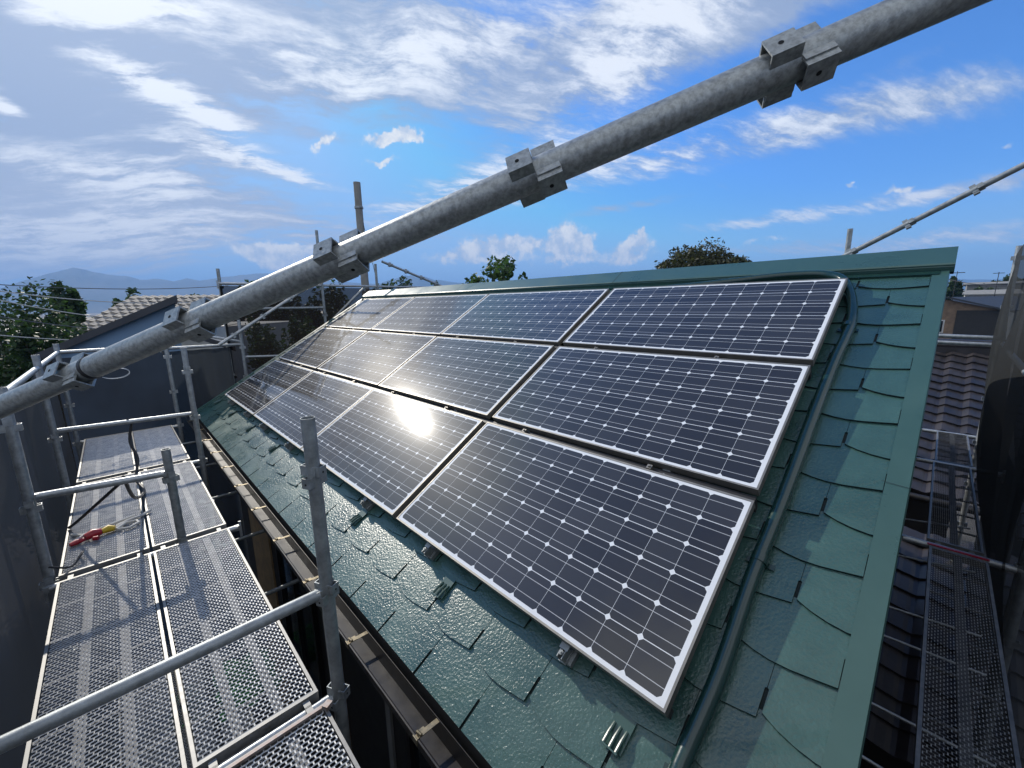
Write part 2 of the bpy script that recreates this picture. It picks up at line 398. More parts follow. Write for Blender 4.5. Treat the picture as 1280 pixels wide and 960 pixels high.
mo.add(vs, fs)
tag(mo.build('hills', mat('forested_hills', (.030, .045, .035), .95, 0, .3, .002), smooth=True), kind='structure')
# the air between here and the mountains
hz = MB(); hz.box((-4600, -4600, GZ-1), (4600, 4600, 262))
M_haze = bpy.data.materials.new('haze'); M_haze.use_nodes = True; t_ = M_haze.node_tree; t_.nodes.remove(t_.nodes['Principled BSDF'])
pv = t_.nodes.new('ShaderNodeVolumePrincipled'); pv.inputs['Density'].default_value = 0.00040; pv.inputs['Color'].default_value = (.28, .54, 1.0, 1); pv.inputs['Anisotropy'].default_value = 0.0
t_.links.new(pv.outputs[0], t_.nodes['Material Output'].inputs['Volume'])
HAZE = True
if HAZE: tag(hz.build('haze', M_haze), kind='stuff', label=None)

# ================================================================== HOUSE
house = thing('house', 'house under the panels with a freshly painted dark green shingle roof', 'house', (-3.3, 2.5, GZ))
hz_off = Vector((-3.3, 2.5, GZ))
def hpart(mb, name, m, parent=None, smooth=False):
    o = mb.build(name, m, parent or house, smooth)
    if (parent or house) is house: o.location = -hz_off
    return o
# roof body with lapped arrow-edged shingles
roof = MB(); PITCH = .1875; PER = .315
prof = [(0, .022), (.06, .012), (.16, -.002), (.30, -.014), (.45, -.020), (.62, -.018), (.80, -.010), (1, 0.0)]
rng = random.Random(5)
for k in range(0, 18):
    v0 = -.41 + PITCH*k; ph = (-.597 if k % 2 == 0 else -.4395)
    j0 = int((UL-ph)/PER)-2
    for j in range(j0, 40):
        a = ph + j*PER; b = a+PER
        if b <= UL+.01 or a >= UR-.01: continue
        a2, b2 = max(a+.0055, UL), min(b-.0055, UR)
        if b2-a2 < .012: continue
        dv = rng.uniform(-.002, .002); dn = rng.uniform(-.0012, .0012)
        us = sorted(set([a2, b2] + [a+p*PER for p, _ in prof if a2 < a+p*PER < b2]))
        def off(u):
            t = (u-a)/PER
            for (p0, o0), (p1, o1) in zip(prof, prof[1:]):
                if p0 <= t <= p1: return o0+(o1-o0)*(t-p0)/(p1-p0)
            return 0
        bot = [(u, v0+off(u)+dv) for u in us]
        if k == 0: bot = [(u, VE+.004) for u, v in bot]
        vs_ = v0+.088
        aj = max(a+.0008, UL); bj = min(b-.0008, UR)
        ring = bot + [(b2, vs_), (bj, vs_+.003), (bj, v0+.215), (aj, v0+.215), (aj, vs_+.003), (a2, vs_)]
        # round the end of the slot
        def nn(v): return NT + dn - .0100*max(0, (v-v0))/.2
        # split into a strip below the slot head and a strip above so that faces stay convex enough
        top = [rf(u, v, nn(v)) for u, v in ring]; nr = len(ring)
        low = [rf(u, v, nn(v)-.0115) for u, v in ring]
        nb = len(bot)
        vs = top + low; F = []
        # lower strip: quads from the curved edge up to the slot head
        head = [rf(u, vs_, nn(vs_)) for u in us]; hb = len(vs); vs += head
        for i in range(nb-1): F.append((i, i+1, hb+i+1, hb+i))
        F.append((hb, hb+nb-1, nb+1, nb+2, nb+3, nb+4))
        roof.add(vs, F, 0)
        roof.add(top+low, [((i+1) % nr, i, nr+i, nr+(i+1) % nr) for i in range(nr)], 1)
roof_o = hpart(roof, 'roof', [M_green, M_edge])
dk = MB()
dk.add([rf(UL, VE+.004, NT-.012), rf(UR+.03, VE+.004, NT-.012), rf(UR+.03, VR, NT-.012), rf(UL, VR, NT-.012),
        rf(UL, VE+.004, NT-.10), rf(UR+.03, VE+.004, NT-.10), rf(UR+.03, VR, NT-.10), rf(UL, VR, NT-.10)],
       [(0,1,2,3),(7,6,5,4),(0,4,5,1),(1,5,6,2),(3,2,6,7),(0,3,7,4)])
hpart(dk, 'roof_underlay', M_under, roof_o)
bk = MB()
bk.add([rb(UL, VE, NT), rb(UR+.06, VE, NT), rb(UR+.06, VR, NT), rb(UL, VR, NT), rb(UL, VE, NT-.1), rb(UR+.06, VE, NT-.1), rb(UR+.06, VR, NT-.1), rb(UL, VR, NT-.1)],
       [(3,2,1,0),(4,5,6,7),(1,5,4,0),(2,6,5,1),(6,2,3,7),(4,7,3,0)])
o = hpart(bk, 'rear_slope', M_greens, roof_o)
# rake flashing right and left
for u0, u1, sgn in ((UR, UR+.066, 1), (UL-.05, UL+.012, -1)):
    fl = MB(); e = .0
    prof2 = [(u0 if sgn > 0 else u1, NT+.003), (u1 if sgn > 0 else u0, NT+.006), (u1+.004 if sgn > 0 else u0-.004, NT-.003), (u1+.004 if sgn > 0 else u0-.004, NT-.075), (u1-.008 if sgn > 0 else u0+.008, NT-.075), (u0 if sgn > 0 else u1, NT-.006)]
    A_ = [rf(u, VE-.012, n) for u, n in prof2]; B_ = [rf(u, VR-.05, n) for u, n in prof2]; q_ = len(prof2)
    fl.add(A_+B_, [tuple(range(q_)), tuple(range(2*q_-1, q_-1, -1))] + [(i, (i+1) % q_, q_+(i+1) % q_, q_+i) for i in range(q_)])
    hpart(fl, 'rake_flashing', M_greens, roof_o)
sm_ = MB(); sm_.add([rf(UR-.012, 1.13, NT+.0065), rf(UR+.068, 1.12, NT+.0085), rf(UR+.068, 1.122, NT+.0085), rf(UR-.012, 1.132, NT+.0065)], [(0,1,2,3)])
hpart(sm_, 'flashing_seam', M_under, roof_o)
# ridge cap
rc = MB(); hn = NT+.040
rp = [(2.745, NT+.006), (2.750, hn-.004), (2.760, hn), (2.945, hn+.004)]
fr = [rf(0, v, n) for v, n in rp]; bkp = [Vector((0, 2*ridge_y-p.y, p.z)) for p in reversed(fr)]
sec = fr+bkp; sec_in = [p + Vector((0, 0, -.012)) for p in reversed(sec)]
full = sec+sec_in; q_ = len(full); u0, u1 = UL-.07, UR+.085
vs = [Vector((u0, p.y, p.z)) for p in full] + [Vector((u1, p.y, p.z)) for p in full]
rc.add(vs, [tuple(range(q_)), tuple(range(2*q_-1, q_-1, -1))] + [(i, q_+i, q_+(i+1) % q_, (i+1) % q_) for i in range(q_)])
hpart(rc, 'ridge_cap', M_greens, roof_o)
rl = MB(); rl.box((UL, 2.70, NT-.004), (UR+.03, 2.76, NT+.008), TR)
hpart(rl, 'ridge_batten', M_greenp, roof_o)
for su in (-4.2, -1.75):   # lap joints of the ridge cap
    jb = MB(); vs = [Vector((su, p.y, p.z+.0015)) for p in full[:8]] + [Vector((su+.004, p.y, p.z+.0015)) for p in full[:8]]
    jb.add(vs, [(i, 8+i, 9+i, 1+i) for i in range(7)]); hpart(jb, 'cap_joint', M_under, roof_o)
# snow guards: three-ribbed tabs under every third notch of the second course
sg = MB(); sg.box((-.034, .0, .000), (.034, .10, .003))
for i in (-1, 0, 1): sg.tube([(i*.022, -.006, .016), (i*.022, .03, .013), (i*.022, .062, .003)], .0055, 8)
sg.box((-.030, -.008, .003), (.030, -.003, .026))
s0 = None
for i in range(8):
    u = -.125 - .945*i
    if s0 is None:
        s0 = sg.build('snow_guard', M_greens, roof_o, True); o = s0
    else:
        o = s0.copy(); COL.objects.link(o); o.parent = roof_o
    o.matrix_local = Matrix.Translation(rf(u, -.155+.003*(i % 2), NT+.002)) @ TR @ Matrix.Rotation(R_(2 if i % 2 else -2), 4, 'Z')
# conduit painted with the roof, from under the ridge down the right side
cpts = [(-1.15, 2.60), (-.85, 2.63), (-.62, 2.66), (-.45, 2.69), (-.30, 2.70), (-.16, 2.69), (-.06, 2.64), (-.005, 2.55), (.035, 2.42), (.062, 2.28), (.076, 2.15), (.074, 2.0), (.066, 1.8), (.064, 1.4), (.068, .9), (.064, .55), (.074, .2), (.064, -.05), (.058, -.30), (.056, -.48)]
# smooth by Catmull-Rom
cp = []
for i in range(len(cpts)-1):
    p0 = cpts[max(i-1, 0)]; p1 = cpts[i]; p2 = cpts[i+1]; p3 = cpts[min(i+2, len(cpts)-1)]
    for s in range(5):
        t = s/5; q = [0.5*((2*p1[c]) + (-p0[c]+p2[c])*t + (2*p0[c]-5*p1[c]+4*p2[c]-p3[c])*t*t + (-p0[c]+3*p1[c]-3*p2[c]+p3[c])*t**3) for c in (0, 1)]
        h = .029 + (.018 if q[1] > 2.5 else 0)*(min(1, (q[1]-2.5)/.15) if q[1] > 2.5 else 0)
        cp.append(rf(q[0], q[1], NT+h))
cdm = MB(); cdm.tube(cp, .0255, 16); con = hpart(cdm, 'conduit', M_greenp, roof_o, True)
for v in (2.13, .62, -.1):
    cc = MB(); cc.tube([rf(.0655, v-.016, NT+.029), rf(.0655, v+.016, NT+.029)], .0285, 16)
    cc.box((.020, v-.010, NT+.001), (.112, v+.010, NT+.006), TR); hpart(cc, 'conduit_clamp', M_greenp, con, True)
# walls, soffit, gables
WY0, WY1 = .06, 2*ridge_y-.06; WX0, WX1 = UL+.18, UR-.10
wl = MB(); zt = rf(0, VE, NT-.1).z+.14
wl.box((WX0, WY0, GZ), (WX1, WY1, zt+.0))
for X in (WX0+.001, WX1-.001):
    pass
gp = [(WX0, WY0, zt), (WX0, WY1, zt), (WX0, ridge_y, ridge_z-.13), (WX1, WY0, zt), (WX1, WY1, zt), (WX1, ridge_y, ridge_z-.13)]
wl.add(gp, [(0, 2, 1), (3, 4, 5)])
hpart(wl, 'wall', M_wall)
fa = MB(); e0 = rf(0, VE, NT-.03)
fa.box((UL, e0.y+.012, e0.z-.16), (UR+.05, e0.y+.032, e0.z-.005)); fa.box((UL, e0.y+.034, e0.z-.155), (UR+.05, WY0-.002, e0.z-.145))
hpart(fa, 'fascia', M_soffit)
# gutter: box trough with a rolled outer lip
gt = MB(); gy = -.366; gz = -.372; r = .046
sec = [(gy-r, gz), (gy-r+.006, gz-.062), (gy+r-.006, gz-.066), (gy+r, gz+.012), (gy+r-.003, gz+.012), (gy+r-.010, gz-.062), (gy-r+.010, gz-.058), (gy-r+.003, gz)]
q_ = len(sec)
gt.add([(UL-.05, y, z) for y, z in sec]+[(UR+.08, y, z) for y, z in sec], [(i, q_+i, q_+(i+1) % q_, (i+1) % q_) for i in range(q_)]+[tuple(range(q_-1, -1, -1)), tuple(range(q_, 2*q_))])
gt.tube([(UL-.05, gy-r-.002, gz+.003), (UR+.08, gy-r-.002, gz+.003)], .0065, 8)
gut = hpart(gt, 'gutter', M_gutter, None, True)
for i in range(13):
    x = -.716 - .6*i + (.6 if i == 0 and False else 0)
    if x < UL: break
    b = MB()
    b.bar((x, gy-r-.006, gz+.010), (x, gy+r, gz+.007), .020, .002); b.bar((x, gy-r+.002, gz+.014), (x, gy-r+.034, gz+.013), .028, .004)
    b.box((x-.014, gy-r-.012, gz-.012), (x+.014, gy-r-.008, gz+.014)); b.tube([(x-.012, gy-r+.006, gz+.018), (x+.012, gy-r+.010, gz+.018)], .006, 8)
    hpart(b, 'gutter_bracket', M_brass, gut, True)
for i in range(8):  # bright worn dashes along the lip are the lip seams
    pass
# posts and boards under the eave
for x0, x1, z0, z1, m, nm in ((-3.05, -2.93, -5.5, -.55, M_tan, 'corner_board'), (-6.2, -5.15, -5.5, -.6, M_tan, 'timber_panel'), (-2.05, -1.98, -5.5, -.55, M_concrete, 'downpipe')):
    b = MB(); b.box((x0, WY0-.022, z0), (x1, WY0-.002, z1)); hpart(b, nm, m)
for x0, x1 in ((-4.7, -3.5), (-1.7, -.4)):
    w = MB(); z0, z1 = -2.9, -1.0
    for a, b in (((x0, z0), (x1, z0+.05)), ((x0, z1-.05), (x1, z1)), ((x0, z0+.05), (x0+.05, z1-.05)), ((x1-.05, z0+.05), (x1, z1-.05)), (((x0+x1)/2-.02, z0+.05), ((x0+x1)/2+.02, z1-.05))):
        w.box((a[0], WY0-.05, a[1]), (b[0], WY0-.003, b[1]))
    wo_ = hpart(w, 'window', M_gutter); p = MB(); p.box((x0+.05, WY0-.02, z0+.05), (x1-.05, WY0-.012, z1-.05)); hpart(p, 'pane', M_winglass, wo_)

# ================================================================== SOLAR PANELS
PW, PH = 1.58, .808; GU, GV = .0504, .0474
def make_panel():
    root = thing('solar_panel', 'x', 'solar panel')
    f = MB(); w = .0080; t0, t1 = -.040, 0.0
    f.box((0, 0, t0), (PW, w, t1)); f.box((0, PH-w, t0), (PW, PH, t1)); f.box((0, w, t0), (w, PH-w, t1)); f.box((PW-w, w, t0), (PW, PH-w, t1))
    f.box((w, w, t0), (PW-w, w+.02, t0+.002)); f.box((w, PH-w-.02, t0), (PW-w, PH-w, t0+.002))
    fo = f.build('frame', M_alu, root)
    c = MB(); ox, oy = (PW-1.53)/2, (PH-.765)/2
    c.box((w-ox, w-oy, -.0065), (PW-w-ox, PH-w-oy, -.0022)); co = c.build('cell_laminate', M_cell, root); co.location = (ox, oy, 0)
    jb = MB(); jb.box((.7, .60, -.035), (.84, .70, -.0068)); jb.build('junction_box', M_black, root)
    for x in (.305, 1.20):
        k = MB(); k.box((x-.016, -.052, -.085), (x+.016, .03, -.078)); k.box((x-.012, -.050, -.078), (x-.008, -.004, -.042)); k.box((x+.008, -.050, -.078), (x+.012, -.004, -.042))
        k.box((x-.018, -.020, -.042), (x+.018, .006, -.038)); k.tube([(x, -.032, -.078), (x, -.032, -.030)], .0045, 8); k.tube([(x, -.032, -.044), (x, -.032, -.036)], .009, 6)
        k.box((x-.03, -.045, -.107), (x+.03, .06, -.085)); k.build('mounting_clamp', M_galvd, root)
    return root
pan0 = make_panel(); first = True
rown = ('bottom', 'middle', 'top'); coln = ('right-hand end', 'second from the right', 'third from the right', 'left-hand far end')
extra = {(0, 1): 'with the blazing sun glare on it', (0, 0): 'nearest the camera, its lower corner over bare shingles', (2, 0): 'beside the bend of the green conduit', (2, 3): 'closest to the far ridge end'}
for r in range(3):
    for c in range(4):
        o = pan0 if first else copy_tree(pan0); first = False
        u = -PW - c*(PW+GU) + (.04 if c == 3 else 0) + (.0 if c < 2 else .03*(c == 2))
        o.matrix_world = Matrix.Translation(rf(u, r*(PH+GV), 0)) @ TR @ Matrix.Rotation(R_((-.06, .05, -.02, .07)[(c+r) % 4]), 4, 'Z') @ Matrix.Rotation(R_((.10, -.08, .05, -.12)[(c*2+r) % 4]), 4, 'Y')
        o['label'] = 'solar panel %s of the %s row%s' % (('at the '+coln[c]) if c in (0, 3) else coln[c], rown[r], (' ' + extra[(r, c)]) if (r, c) in extra else '')
        if len(o['label'].split()) > 16: o['label'] = ' '.join(o['label'].split()[:16])
        o['group'] = 'solar panels in three rows on the green roof'
# black rails between rows and under them
for r in range(4):
    v = r*(PH+GV) - GV/2
    for_ = MB(); w = .014 if 0 < r < 3 else .012
    if r in (0, 3): v = 0.02 if r == 0 else v-.02-.0
    for_.box((-3*(PW+GU)-PW+.02, v-w, -.098), (-.005, v+w, -.046 if r in (0, 3) else -.030), TR)
    o = for_.build('mounting_rail', M_black)
    tag(o, ('black rail under the bottom edge of the lowest solar row', 'black rail between the bottom and middle solar rows', 'black rail between the middle and top solar rows', 'black rail under the top edge of the highest solar row')[r], 'mounting rail', 'black rails under the solar panels')
    if r in (1, 2):
        for i in range(8):
            x = -.45 - .82*i; b = MB(); b.box((x-.012, v-.012, -.030), (x+.012, v+.012, -.012), TR); b.tube([rf(x, v, -.012), rf(x, v, -.004)], .006, 6)
            b.build('rail_bolt', M_alu, o)

# ================================================================== SCAFFOLD
PR = .0243
def pocket(mb, p, ax, dirn, off, pr=PR, w=.0195, out=.021, h=.021):
    """a folded box pocket welded to the pipe; ax along the pipe, dirn outwards"""
    ax = ax.normalized(); d = (dirn - ax*dirn.dot(ax)).normalized(); s = ax.cross(d)
    c = p + ax*off; T = Matrix(((s.x, d.x, ax.x, c.x), (s.y, d.y, ax.y, c.y), (s.z, d.z, ax.z, c.z), (0, 0, 0, 1)))
    t = .0032; y0, y1 = pr-.008, pr+out
    mb.box((-w, y1-t, -h), (w, y1, h), T)
    mb.box((-w, y0, -h), (-w+t, y1-t-.0002, h), T); mb.box((w-t, y0, -h), (w, y1-t-.0002, h), T)
    mb.box((-w-.003, y0-.004, -h+.001), (-w-.0002, pr+.002, h-.001), T)
    return T, y1
def pocket_set(name, p, ax, d0, parent, m, holes=True, pr=PR, w=.0175, out=.018, h=.019, so=.019):
    mb = MB(); ax = Vector(ax).normalized(); d = Vector(d0); d = (d-ax*d.dot(ax)).normalized(); s = ax.cross(d)
    hs = []
    for dr, of in ((d, so), (-d, so), (s, -so), (-s, -so)):
        T, y1 = pocket(mb, Vector(p), ax, dr, of, pr, w, out, h); hs.append((T, y1))
    o = mb.build(name, m, parent)
    if holes:
        h = MB()
        for T, y1 in hs:
            pts = [T @ Vector((.0042*math.cos(a), y1+.0006, .0042*math.sin(a)-.003)) for a in [2*math.pi*k/12 for k in range(12)]]
            h.add(pts, [tuple(range(11, -1, -1))])
        h.build('pocket_hole', M_hole, o)
    return o
def post(x, y, z0, z1, label, m=M_galv, rot=0, zs=None, joint=True, holes=False, group='upright scaffold posts', lean=(0, 0)):
    root = thing('scaffold_post', label, 'scaffold post', (x, y, z0), group)
    b = MB(); b.tube([(0, 0, 0), (lean[0], lean[1], z1-z0)], PR, 18, True); b.build('pole', m, root, True)
    a = R_(rot); d0 = Vector((math.cos(a), math.sin(a), 0))
    z = .575
    zl = zs or [.575-.475*k for k in range(-4, 11)]
    for z in zl:
        if z0+.05 < z < z1-.03:
            t = (z-z0)/(z1-z0); pocket_set('wedge_pocket', (lean[0]*t, lean[1]*t, z-z0), (0, 0, 1), d0, root, m, holes)
    return root
def rail(p, q, label, m=M_galv, wedge=True, group='horizontal scaffold rails', cat='scaffold rail', r=.0213, name='scaffold_rail'):
    p = Vector(p); q = Vector(q); d = (q-p).normalized()
    root = thing(name, label, cat, p, group); b = MB(); b.tube([(0, 0, 0), q-p], r, 16); b.build('pipe', m, root, True)
    if wedge:
        for e, s in ((Vector((0, 0, 0)), -1), (q-p, 1)):
            w = MB(); w.bar(e-d*s*.012, e+d*s*.024, .030, .036)
            w.bar(e+d*s*.018+Vector((0, 0, .045)), e+d*s*.018-Vector((0, 0, .075)), .006, .016, up=d); w.build('wedge', m, root)
    return root
# posts on the eave side (inner row near the gutter, outer row by the net)
post(-1.1, -.545, GZ, .79, 'nearest grey scaffold post in front of the gutter, its open top over the roof', M_galvd, 28, holes=True)
post(-2.98, -.86, -2.2, .285, 'short scaffold post rising through the deck beside the second cross rail', M_galvd, 10, zs=[.10, -.37])
post(-4.80, -.515, GZ, .80, 'scaffold post at the far corner of the green eave', M_galv, 10)
post(-6.70, -.52, GZ, .70, 'scaffold post behind the far end of the left deck beside the brown net', M_galv, 0)
post(-3.02, -1.47, GZ, .78, 'scaffold post at the left edge of the picture beside the net', M_galv, 0)
post(-4.80, -1.49, GZ, .82, 'scaffold post at the outer side of the left deck, second from the picture edge', M_galv, 0)
post(-6.62, -1.49, GZ, .81, 'scaffold post at the far outer corner where the handrails meet', M_galv, 0)
post(-1.1, -1.50, GZ, .78, 'outer scaffold post below the near end of the big sloping pipe', M_galv, 0)
# cross rails over the deck
rail((-1.1, -1.48, .10), (-1.1, -.575, .10), 'thick cross rail nearest the camera, ending at the near post', M_galvd)
rail((-3.02, -1.44, .145), (-2.98, -.89, .125), 'short cross rail over the middle of the left deck, second from the camera', M_galv)
rail((-4.80, -1.46, .155), (-4.80, -.545, .125), 'pale cross rail over the far part of the left deck', M_galv)
rail((-6.60, -1.49, .71), (1.0, -1.52, .71), 'bright handrail running along the outer side beyond the big pipe', M_galv)
rail((-6.62, -1.47, .71), (-6.68, -.6, .70), 'rail at the far end of the left deck in front of the blue-grey house', M_galv)
# deck transoms
TX = (-1.115, -2.955, -4.80, -6.66)
labs = ('thick pipe under the plank joint beside the near post', 'pipe under the plank joint near the short post', 'pipe under the far plank joint beside the far corner post', 'pipe under the far end of the left deck')
for x, lb in zip(TX, labs):
    t = rail((x, -1.47, -.392), (x, -.55, -.392), lb, M_galv, True, 'pipes carrying the plank ends', 'scaffold pipe')
# planks
def hexnet(mb, x0, y0, x1, y1, px, py, w, z):
    nx = int((x1-x0)/px); ny = int((y1-y0)/py); px = (x1-x0)/nx; py = (y1-y0)/ny
    a = px*.22      # half length of the knuckle along x
    T = .0016
    def strip(p, q, tilt):
        dx, dy = q[0]-p[0], q[1]-p[1]; l = math.hypot(dx, dy); nx_, ny_ = -dy/l*w/2, dx/l*w/2
        v = [(p[0]+nx_, p[1]+ny_, z+tilt), (p[0]-nx_, p[1]-ny_, z-tilt), (q[0]-nx_, q[1]-ny_, z-tilt), (q[0]+nx_, q[1]+ny_, z+tilt)]
        v2 = [(c[0], c[1], c[2]-T) for c in v]
        mb.add(v+v2, [(0,1,2,3), (0,4,5,1), (2,6,7,3)])
    for i in range(nx+1):
        for j in range(ny*1):
            xc = x0+i*px; yc = y0+(j+.5)*py if i*1 % 1 == 0 else 0
            # knuckles on a staggered lattice
            for s in (0, 1):
                cx = x0+(i+.5*s)*px; cy = y0+(j+.5*s)*py+.25*py
                if cx > x1-a or cy > y1-.2*py: continue
                cx0, cx1 = max(cx-a, x0), min(cx+a, x1)
                strip((cx0, cy), (cx1, cy), .0006)
                nxx = cx+.5*px-a
                if nxx < x1:
                    if cy+.5*py < y1: strip((cx1, cy), (nxx, cy+.5*py), .0010)
                    if cy-.5*py > y0: strip((cx1, cy), (nxx, cy-.5*py), -.0010)
def plank_proto(Lp, Wp, px, py, w):
    root = thing('scaffold_plank', 'x', 'scaffold plank')
    n = MB(); hexnet(n, .012, .012, Lp-.012, Wp-.012, px, py, w, 0); n.build('mesh_deck', M_mesh, root)
    f = MB(); t = .012; h = .040
    f.box((0, 0, -h), (Lp, t, .003)); f.box((0, Wp-t, -h), (Lp, Wp, .003)); f.box((0, t, -h), (t+.004, Wp-t, .003)); f.box((Lp-t-.004, t, -h), (Lp, Wp-t, .003))
    nl = 2 if Wp > .3 else 1; ys = [Wp*(k+1)/(nl+1) for k in range(nl)]
    f.build('frame', M_pframe, root)
    rbm = MB()
    for yy in ys: rbm.box((t+.004, yy-.018, -.020), (Lp-t-.004, yy+.018, -.008))
    lanes = [t]+ys+[Wp-t]
    for li in range(len(lanes)-1):
        a = lanes[li]+(.018 if li else 0); b = lanes[li+1]-(.018 if li < len(lanes)-2 else 0)
        for k in range(5):
            x = .28+.32*k+(.05 if li % 2 else 0); rbm.box((x-.006, a, -.018), (x+.006, b, -.008))
    rbm.build('ribs', M_rib, root)
    for x, s in ((0, -1), (Lp, 1)):
        for yy in (.05, Wp-.05):
            hk = MB(); hk.box((x+s*.001 if s > 0 else x-.040, yy-.012, -.014), (x+.040 if s > 0 else x-.001, yy+.012, -.006)); hk.box((x+s*.033 if s > 0 else x-.041, yy-.012, -.045), (x+.041 if s > 0 else x-.033, yy+.012, -.0145))
            hk.build('hook', M_pframe, root)
    return root
pA = plank_proto(1.77, .405, .0330, .0220, .0040)
PL = [(-1.115, 'nearest plank beside the near post, cut off by the picture bottom', 'nearest outer plank at the bottom edge of the picture'),
      (-2.955, 'right-hand plank over the green weeds, second from the camera', 'left-hand plank beside the net, second from the camera'),
      (-4.80, 'right-hand plank beside the short post, third from the camera', 'left-hand plank carrying the red and yellow lanyard'),
      (-6.66, 'right-hand plank at the far end of the deck', 'left-hand plank at the far end of the deck')]
used = False
for x, la, lb in PL:
    for y, lab in ((-1.012, la), (-1.432, lb)):
        o = copy_tree(pA) if used else pA; used = True
        o.location = (x+.035, y, -.355); o['label'] = lab; o['group'] = 'mesh planks of the left deck'
for i, (x, z, y) in enumerate(((-2.955, -2.25, -1.012), (-4.80, -2.25, -1.012), (-2.955, -2.25, -1.432), (-4.80, -2.25, -1.432), (-1.115, -2.25, -1.012))):
    o = copy_tree(pA); o.location = (x+.035, y, z); o['label'] = ('lower-level plank seen dimly through the upper deck mesh')
    o['group'] = 'planks of the lower scaffold level'
# right-hand deck of narrow planks
pB = plank_proto(1.83, .245, .0265, .0185, .0032)
for k, (y0, lab) in enumerate(((.66, 'long narrow plank on the right, nearest of its deck'), (2.60, 'narrow plank on the right between the two joints'), (4.50, 'last short-looking narrow plank by the neighbour tiles'), (-1.27, 'narrow plank at the lower right corner'))):
    o = pB if k == 0 else copy_tree(pB)
    o.matrix_world = Matrix.Translation((.785-.012*(k == 1), y0, -.355)) @ Matrix.Rotation(R_(90), 4, 'Z')
    if k == 2: o.scale = (.68, 1, 1)
    o['label'] = lab; o['group'] = 'narrow planks of the right deck'
for y, lb in ((2.545, 'rusty-edged pipe under the near joint of the right deck'), (4.47, 'pipe under the far joint of the right deck'), (5.78, 'pipe under the last plank of the right deck')):
    rail((.42, y, -.372), (.95, y, -.372), lb, M_galv, True, 'pipes under the right deck', 'scaffold pipe')
# red strip at the joint
b = MB(); b.box((.53, 2.505, -.352), (.79, 2.522, -.345)); tag(b.build('paint_strip', M_red), 'dark red strip along the joint of the right deck', 'strip')
# rusty angle at the near joint of the left deck
b = MB(); b.bar((-1.060, -1.00, -.347), (-1.060, -.60, -.347), .012, .012); b.bar((-1.062, -.612, -.342), (-1.040, -.600, -.342), .03, .018)
tag(b.build('steel_angle', M_rust), 'rusty pinkish steel angle along the near plank joint', 'steel angle')

# the big sloping pipe across the picture
P0 = Vector((-1.226, -1.085, 1.002)); DV = Vector((.354, .241, .139)); ax = DV.normalized()
big = thing('sloping_scaffold_pipe', 'big blotchy grey pipe crossing the whole picture diagonally with five pocket rings', 'scaffold pipe', P0)
b = MB(); b.tube([-DV*1.75, DV*5.6], .0305, 40, True); b.build('pipe', M_bigpipe, big, True)
dcam = (CAM-(P0+DV*2.5)).normalized(); sd = ax.cross(dcam).normalized()
d45 = (dcam*math.cos(R_(38)) + sd*math.sin(R_(38)))
for i in range(-1, 6): pocket_set('pocket_ring', DV*i, ax, d45, big, M_bigpipe, True, .0305, .021, .014, .0235, .0235)
b = MB(); q0 = DV*.13; b.tube([q0, q0+ax*.012], .0320, 24); b.build('tape_ring', M_black, big, True)
# the matching pipe beyond the ridge
P2 = Vector((-.299, 4.476, 1.637)); D2 = Vector((.393, -.021, .219))
b2 = thing('sloping_scaffold_pipe', 'thin-looking sloping pipe rising behind the right end of the ridge', 'scaffold pipe', P2)
b = MB(); b.tube([-D2*1.6, D2*5], PR, 18, True); b.build('pipe', M_galvd, b2, True)
for i in range(-1, 5): pocket_set('pocket_ring', D2*i, D2, Vector((0, -1, .3)), b2, M_galvd, False)
pt = ray_at(1063, 286, 5.9)
post(pt.x, pt.y, GZ, pt.z, 'lone scaffold post behind the right part of the ridge', M_galvd, 0)
# far gable scaffold
GX = -7.4
post(GX, .475, GZ, 1.0, 'scaffold post at the far gable where the sloping brace starts', M_galv, 0)
post(GX-.12, .315, GZ, 1.79, 'thin tall scaffold post left of the far dark net', M_galvd, 0)
post(GX, 1.82, GZ, 2.50, 'tallest thin scaffold post rising behind the big pipe', M_galvd, 0)
post(GX, 2.87, GZ, 1.99, 'scaffold post under the peak of the far gable brace', M_galvd, 0)
def brace(a, b_, n, lab):
    a = Vector(a); b_ = Vector(b_); d = b_-a
    root = thing('gable_brace', lab, 'scaffold pipe', a, 'sloping braces of the far gable'); m = MB(); m.tube([(0, 0, 0), d], PR, 16, True); m.build('pipe', M_galv, root, True)
    for i in range(n): pocket_set('pocket_ring', d*((i+.5)/n), d, Vector((1, 0, .2)), root, M_galvd, False)
brace((GX+.12, .15, .63), (GX+.12, 2.78, 2.32), 6, 'brace climbing from the far net up behind the big pipe')
brace((GX+.12, 2.95, 2.03), (GX+.12, 4.35, 1.58), 4, 'short brace descending behind the far end of the ridge')
rail((GX, .28, 1.56), (GX, 5.2, 1.56), 'top rail along the upper edge of the far dark net', M_galv)
rail((GX, .50, 1.17), (GX, 1.80, 1.17), 'middle rail across the far dark net', M_galvd)
rail((GX, .50, .40), (GX, 1.6, .33), 'low rail meeting the left edge of the solar panels', M_galv)
rail((GX, -.50, .62), (GX, .44, .61), 'pale rail over the blue-black net by the gable brace', M_galv)
rail((GX-.1, -.1, .80), (GX, .44, .66), 'stub rail crossing the foot of the gable brace', M_galv)
rail((GX, 1.84, .85), (GX, 2.6, 1.53), 'diagonal strut behind the top-left solar panel', M_galvd)
